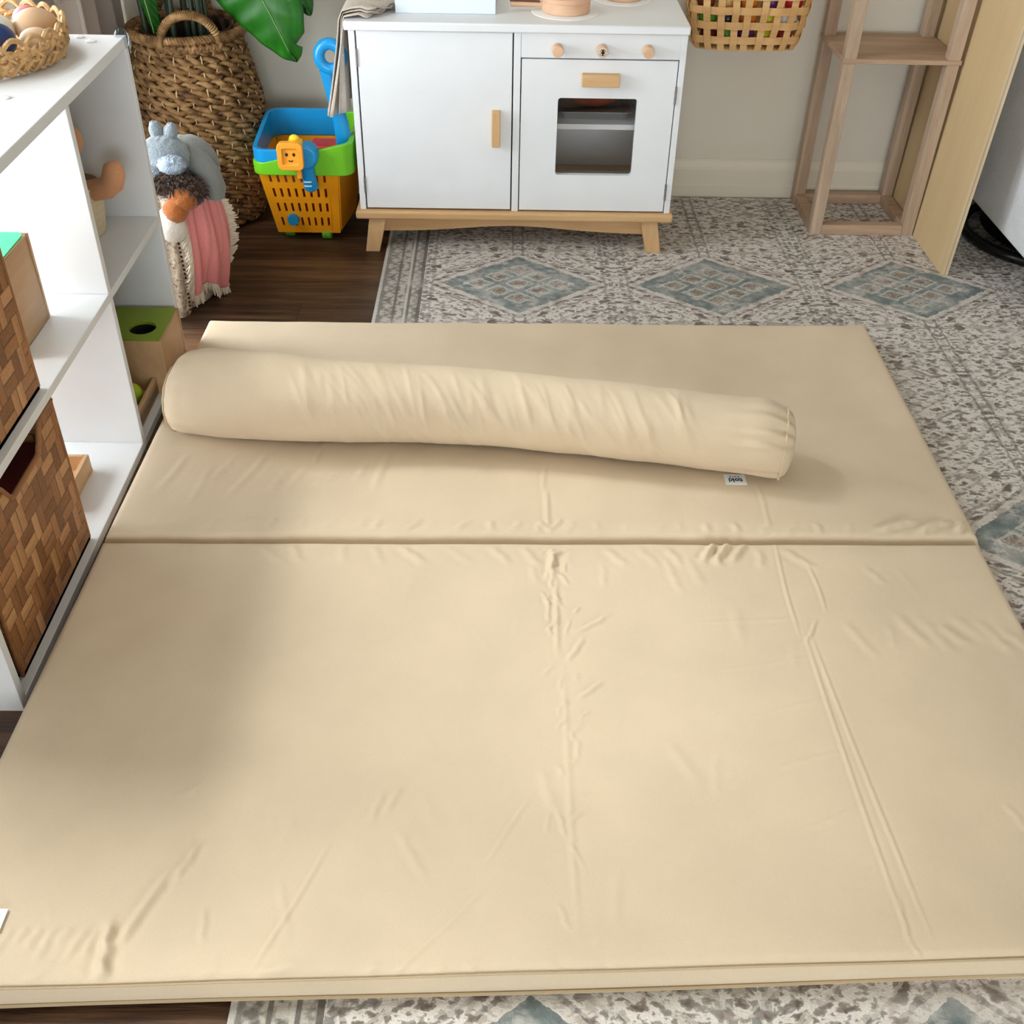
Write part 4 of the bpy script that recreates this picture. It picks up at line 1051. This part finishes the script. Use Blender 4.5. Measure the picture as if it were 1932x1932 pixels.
# towel over the left end of the counter
TW = Mat('linen_towel', .9, .1, .2)
st_ = (TW.y / .012).fmod(1.0)
TW.color(TW.mix((abs(st_ - .5)).lt(.1) * .35, TW.ramp(TW.noise(500, 2), [(.35, (192, 180, 168)), (.65, (214, 204, 192))]), (168, 148, 134))); TW.bump(TW.noise(700, 2), .0008); TW = TW.m
b = B()
def towel_layer(y0, y1, x_end, dz, fold, hem):
    rows = []
    for k in range(25):
        s_ = k / 24; y = lerp(y0, y1, s_); row = []
        xe = x_end + fold * s_ - .11 * (1 - s_) * 0
        # on the counter, then over the edge, then hanging with folds
        pts = [(xe, .5445 + dz + .006 * sin(s_ * 9 + dz * 300) ** 2), (lerp(xe, -.33, .35), .547 + dz + .004 * sin(s_ * 12)), (lerp(xe, -.33, .7), .5475 + dz + .006 * sin(s_ * 8 + 1) ** 2), (-.338, .549 + dz), (-.354 - dz * .3, .546 + dz * .8)]
        for q in np.linspace(0, 1, 14):
            z = lerp(.538, hem, q); x = -.357 - dz * .7 - .010 * q - (.034 * q ** 1.25) * (.5 + .5 * sin(s_ * 2.2 * PI + dz * 420 + .8)) - .006 * q * sin(s_ * 23 + dz * 90)
            pts.append((x, z))
        rows.append([(p[0], y, p[1]) for p in pts])
    b.grid(rows)
towel_layer(2.575, 2.70, -.30, .0, .07, .325); towel_layer(2.582, 2.705, -.29, .007, .075, .33); towel_layer(2.578, 2.71, -.285, .014, .08, .327)
tag(obj('towel', b, TW, solid=.0025, ang=70), 'folded striped linen towel hanging over the left corner of the play kitchen', 'towel')

# ------------------------------------------------------------------ chip basket on the wall with play food
CH = wood('chip_wood', (226, 184, 128), (200, 152, 96), 'x', 16)
hc = (.596, 2.862)
hb = thing('hanging_basket', 'woven wood strip basket of colourful play food hanging on the back wall', 'basket', (hc[0], hc[1], .435))
ZB0, ZT0 = .428, .60
def hs(a, z, off=0):
    u = (z - ZB0) / (ZT0 - ZB0); ax = .125 + .034 * u ** .7 + off; ay = .062 + .016 * u + off
    c_, s_ = cos(a), sin(a); e = .55
    return Vector((hc[0] + ax * math.copysign(abs(c_) ** e, c_), hc[1] + ay * math.copysign(abs(s_) ** e, s_), z))
def flat_strip(b, cl, nrm, half, th=.0012):
    rows = []
    for p, (w_, n_) in zip(cl, nrm): rows.append([p - w_ * half - n_ * th, p + w_ * half - n_ * th, p + w_ * half + n_ * th, p - w_ * half + n_ * th])
    b.grid(rows, cu=True); b.cap(rows[0][::-1]); b.cap(rows[-1])
NV = 22
# angles spaced evenly along the outline
dense = [hs(a, .5) for a in np.linspace(0, 2 * PI, 721)]; cum = [0]
for i in range(720): cum.append(cum[-1] + (dense[i + 1] - dense[i]).length)
def ang_at(f): 
    d_ = f * cum[-1]; i = next(k for k in range(720) if cum[k + 1] >= d_); return 2 * PI * i / 720
vang = [ang_at((k + .35) / NV) for k in range(NV)]
hz_ = [.452, .486, .52, .554, .588]
b = B()
for k, a in enumerate(vang):
    cl, nr = [], []
    p0 = hs(a, ZB0); t_ = (hs(a + .02, .5) - hs(a - .02, .5)).normalized(); n_ = Vector((t_.y, -t_.x, 0))
    for z in np.linspace(ZB0, ZT0, 36):
        ph = cos(PI * ((z - hz_[0]) / .034)) * (1 if k % 2 else -1)
        cl.append(hs(a, z) + n_ * .0022 * ph); nr.append((t_, n_))
    flat_strip(b, cl, nr, .0083)
obj('upright_strips', b, CH, hb, smooth=False)
b = B()
for j, z in enumerate(hz_):
    rows = []
    fr = [i / 264 for i in range(264)]
    for f_ in fr:
        a = ang_at(max(f_, 1e-6)); p = hs(a, z); t_ = (hs(a + .03, z) - hs(a - .03, z)).normalized(); n_ = Vector((t_.y, -t_.x, 0))
        ph = -cos(PI * (f_ * NV - .35)) * (1 if j % 2 else -1)
        p = p + n_ * .0022 * ph
        rows.append([p - n_ * .001 - Vector((0, 0, .0085)), p + n_ * .001 - Vector((0, 0, .0085)), p + n_ * .001 + Vector((0, 0, .0085)), p - n_ * .001 + Vector((0, 0, .0085))])
    b.grid(rows, cu=True, cv=True)
obj('hoop_strips', b, CH, hb, smooth=False)
b = B(); b.cap([hs(ang_at(max(i / 80, 1e-6)), ZB0 + .001) for i in range(80)]); obj('bottom_weave', b, CH, hb, solid=.002)
b = B(); b.tube([(hc[0] - .10, 2.93, .598), (hc[0] - .09, 2.935, .70), (hc[0], 2.938, .76), (hc[0] + .09, 2.935, .70), (hc[0] + .10, 2.93, .598)], .003, 8); obj('hanging_cord', b, ROPE, hb)
b = B(); b.cyl((hc[0], 2.95, .762), (hc[0], 2.925, .766), .004, 12); tag(obj('wall_hook', b, STEEL), 'small steel hook on the back wall holding the strip basket', 'hook')
FC = {'maroon': (96, 20, 30), 'green': (84, 152, 44), 'purple': (96, 40, 110), 'yellow': (206, 196, 30), 'dark red': (150, 22, 26), 'orange': (222, 130, 42), 'white': (232, 228, 222), 'brown': (116, 58, 32), 'red': (196, 28, 40), 'black': (22, 22, 26), 'gold': (222, 176, 96), 'lavender': (176, 160, 186)}
def food(x, y, z, r, c, lb):
    b = B(); b.ball((x, y, z), r, 22, 14); tag(obj('play_food', b, basic('food_' + c.replace(' ', '_'), FC[c], .4, .04)), lb, 'toy food', 'play food in the strip basket')
fr0 = [('maroon', 'dark maroon play food at the bottom left of the strip basket'), ('green', 'green play food at the bottom of the strip basket beside the maroon one'), ('purple', 'purple play food at the bottom centre of the strip basket'), ('yellow', 'yellow play food at the bottom of the strip basket'), ('dark red', 'dark red play food at the bottom right of the strip basket')]
fr1 = [('green', 'green play food in the second layer at the left of the strip basket'), ('black', 'black play food in the strip basket above the green one'), ('orange', 'orange play food in the middle of the strip basket'), ('yellow', 'upper yellow play food in the strip basket'), ('white', 'white play food at the right of the strip basket')]
fr2 = [('brown', 'brown play food at the left near the top of the strip basket'), ('gold', 'gold play food near the top of the strip basket'), ('orange', 'upper orange play food in the strip basket'), ('purple', 'upper purple play food at the right of the strip basket'), ('red', 'bright red play food at the upper right of the strip basket')]
fr3 = [('red', 'red play food at the top left of the strip basket'), ('dark red', 'dark red play food at the top of the strip basket'), ('lavender', 'lavender play food at the top of the strip basket'), ('brown', 'brown play food at the top right of the strip basket')]
for j, lst in enumerate((fr0, fr1, fr2, fr3)):
    n = len(lst); wd = .092 + .007 * j
    for i, (c, lb) in enumerate(lst):
        x = hc[0] + lerp(-wd, wd, i / (n - 1)); food(x, hc[1] - .026 + (.0 if j % 2 else .004), .4545 + j * .039, .0218, c, lb)

# ------------------------------------------------------------------ open wooden stand
stn = thing('open_stand', 'tall open grey oak stand with one shelf beside the plywood board', 'stand', (.94, 2.79, .007))
x0, x1, y0, y1, p_ = .802, 1.07, 2.682, 2.918, .029
z0, z1 = .0071, 1.0
lx = lambda z: .006 * z; rx = lambda z: .024 * z
for (xa, ya, sd) in ((x0, y0, 0), (x1 - p_, y0, 1), (x0, y1 - p_, 0), (x1 - p_, y1 - p_, 1)):
    fx = rx if sd else lx
    b = B(); b.hexa([(xa + fx(z0), ya, z0), (xa + p_ + fx(z0), ya, z0), (xa + p_ + fx(z0), ya + p_, z0), (xa + fx(z0), ya + p_, z0), (xa + fx(z1), ya, z1), (xa + p_ + fx(z1), ya, z1), (xa + p_ + fx(z1), ya + p_, z1), (xa + fx(z1), ya + p_, z1)])
    obj('post', b, OAK, stn, bev=.001, smooth=False)
for q in ((x0 + p_, x1 - p_, y0 + .001, y0 + p_ - .001), (x0 + p_, x1 - p_, y1 - p_ + .001, y1 - .001), (x0 + .001, x0 + p_ - .001, y0 + p_, y1 - p_), (x1 - p_ + .001, x1 - .001, y0 + p_, y1 - p_)):
    b = B(); b.box(*q, z0, z0 + .026); obj('bottom_rail', b, OAKX, stn, bev=.001, smooth=False)
b = B(); b.box(x0 + lx(.44) - .002, x1 + rx(.44) + .003, y0 - .002, y1, .434, .445); obj('shelf', b, OAKX, stn, bev=.001)
b = B(); b.box(x0, x1 + rx(1.0), y0, y1, 1.0, 1.015); obj('top_board', b, OAKX, stn, bev=.001)

# plywood board leaning beside the stand
ang = math.radians(2.4); H_ = 1.15; bx = 1.073
b = B(); c0 = (bx, 0, .0072)
pb = thing('plywood_board', 'tall pale plywood board standing on edge against the open stand', 'board', (bx, 2.69, .0072))
def lean(p): return (bx + (p[0] * cos(ang) + p[2] * sin(ang)), p[1], .0072 + p[2] * cos(ang) - p[0] * sin(ang) + .017 * sin(ang))
def leanbox(a, b_, y0, y1, h0, h1):
    return B().hexa([lean(p) for p in ((a, y0, h0), (b_, y0, h0), (b_, y1, h0), (a, y1, h0), (a, y0, h1), (b_, y0, h1), (b_, y1, h1), (a, y1, h1))])
PLYE = wood('plywood_core', (196, 178, 156), (176, 154, 130), 'z', 14); PLYL = wood('plywood_light_ply', (226, 204, 170), (206, 182, 144), 'z', 14)
obj('face_ply', leanbox(0, .0035, 2.45, 2.925, 0, H_), PLY, pb, smooth=False)
obj('inner_ply', leanbox(.0035, .0065, 2.45, 2.925, 0, H_), PLYL, pb, smooth=False)
obj('core_ply', leanbox(.0065, .0105, 2.45, 2.925, 0, H_), PLYE, pb, smooth=False)
obj('back_ply', leanbox(.0105, .0165, 2.45, 2.925, 0, H_), PLYL, pb, smooth=False)

# light grey armchair on a black ring base
ac = thing('armchair', 'pale grey upholstered chair on a black round base at the right edge', 'armchair', (1.52, 2.66, .007))
FELT = m_fabric('pale_grey_felt', (228, 232, 240), 260, .05, .002, .3)
b = B(); b.box(1.202, 1.30, 2.22, 2.93, .102, .62); obj('side_panel', b, FELT, ac, bev=.012, seg=4)
b = B(); b.box(1.74, 1.84, 2.22, 2.93, .102, .62); obj('side_panel', b, FELT, ac, bev=.012, seg=4)
b = B(); b.box(1.301, 1.739, 2.25, 2.80, .13, .42); obj('seat', b, FELT, ac, bev=.03, seg=4)
b = B(); b.box(1.301, 1.739, 2.805, 2.93, .13, .95); obj('backrest', b, FELT, ac, bev=.03, seg=4)
BM = basic('black_metal', (14, 16, 18), .25, .05)
b = B(); b.tube([(1.505 + .295 * cos(a), 2.68 + .245 * sin(a), .0205) for a in np.linspace(0, 2 * PI, 80, endpoint=False)], .0135, 12, closed=True); obj('ring_base', b, BM, ac)
b = B(); b.lathe([(.001, .125), (.10, .125), (.10, .095), (.05, .09), (.045, .05), (.25, .032), (.25, .028), (.001, .028)], (1.505, 2.68, 0), 48); b.box(1.28, 1.76, 2.24, 2.92, .088, .101); obj('swivel_base', b, BM, ac)

# ------------------------------------------------------------------ camera
P_, R_, Yw = math.radians(37.9313), math.radians(1.16038), math.radians(.89772)
Fv = Vector((sin(Yw) * cos(P_), cos(Yw) * cos(P_), -sin(P_))); Rv = Fv.cross(Vector((0, 0, 1))).normalized(); Uv = Rv.cross(Fv)
R2 = Rv * cos(R_) + Uv * sin(R_); U2 = -Rv * sin(R_) + Uv * cos(R_)
cd = bpy.data.cameras.new('camera'); cam = bpy.data.objects.new('camera', cd); COL.objects.link(cam)
cam.matrix_world = Matrix(((R2.x, U2.x, -Fv.x, 0), (R2.y, U2.y, -Fv.y, 0), (R2.z, U2.z, -Fv.z, 1.17), (0, 0, 0, 1)))
cd.sensor_width = 36; cd.lens = 2056.36 / 1932 * 36; cd.clip_start = .02
SC.camera = cam

# ------------------------------------------------------------------ light: daylight through the left window, soft room light
def area(name, loc, tgt, sx, sy, power, col):
    l = bpy.data.lights.new(name, 'AREA'); l.shape = 'RECTANGLE'; l.size = sx; l.size_y = sy; l.energy = power; l.color = col
    o = bpy.data.objects.new(name, l); COL.objects.link(o); o.location = loc
    dv = (Vector(tgt) - Vector(loc)).normalized(); o.rotation_euler = dv.to_track_quat('-Z', 'Y').to_euler(); return o
area('low_window_daylight', (XL - .12, 1.8, .61), (.4, 1.6, .35), 1.2, .66, 40, (.95, .98, 1.0))
area('high_window_daylight', (XL - .12, 1.8, 1.78), (.4, 1.6, .5), 1.2, .7, 12, (.95, .98, 1.0))
area('rear_window_daylight', (.2, -2.72, .9), (.25, 1.0, .6), 2.2, 1.3, 70, (.96, .98, 1.0))
sl = bpy.data.lights.new('hazy_sun', 'SUN'); sl.energy = 4.3; sl.angle = math.radians(21); sl.color = (1.0, .985, .96)
so = bpy.data.objects.new('hazy_sun', sl); COL.objects.link(so); so.location = (-2.5, 3, 4)
so.rotation_euler = Vector((1, -.6, -1.39)).to_track_quat('-Z', 'Y').to_euler()
wd = bpy.data.worlds.new('room_light'); SC.world = wd; wd.use_nodes = True
bg = wd.node_tree.nodes['Background']; bg.inputs[0].default_value = (.96, .97, 1.0, 1); bg.inputs[1].default_value = .45
SC.view_settings.view_transform = 'Standard'; SC.view_settings.look = 'None'; SC.view_settings.gamma = 1; SC.view_settings.exposure = .30
SC.cycles.max_bounces = 6; SC.cycles.use_adaptive_sampling = True; SC.cycles.adaptive_threshold = .035; SC.cycles.transparent_max_bounces = 12
SC.cycles.use_denoising = True
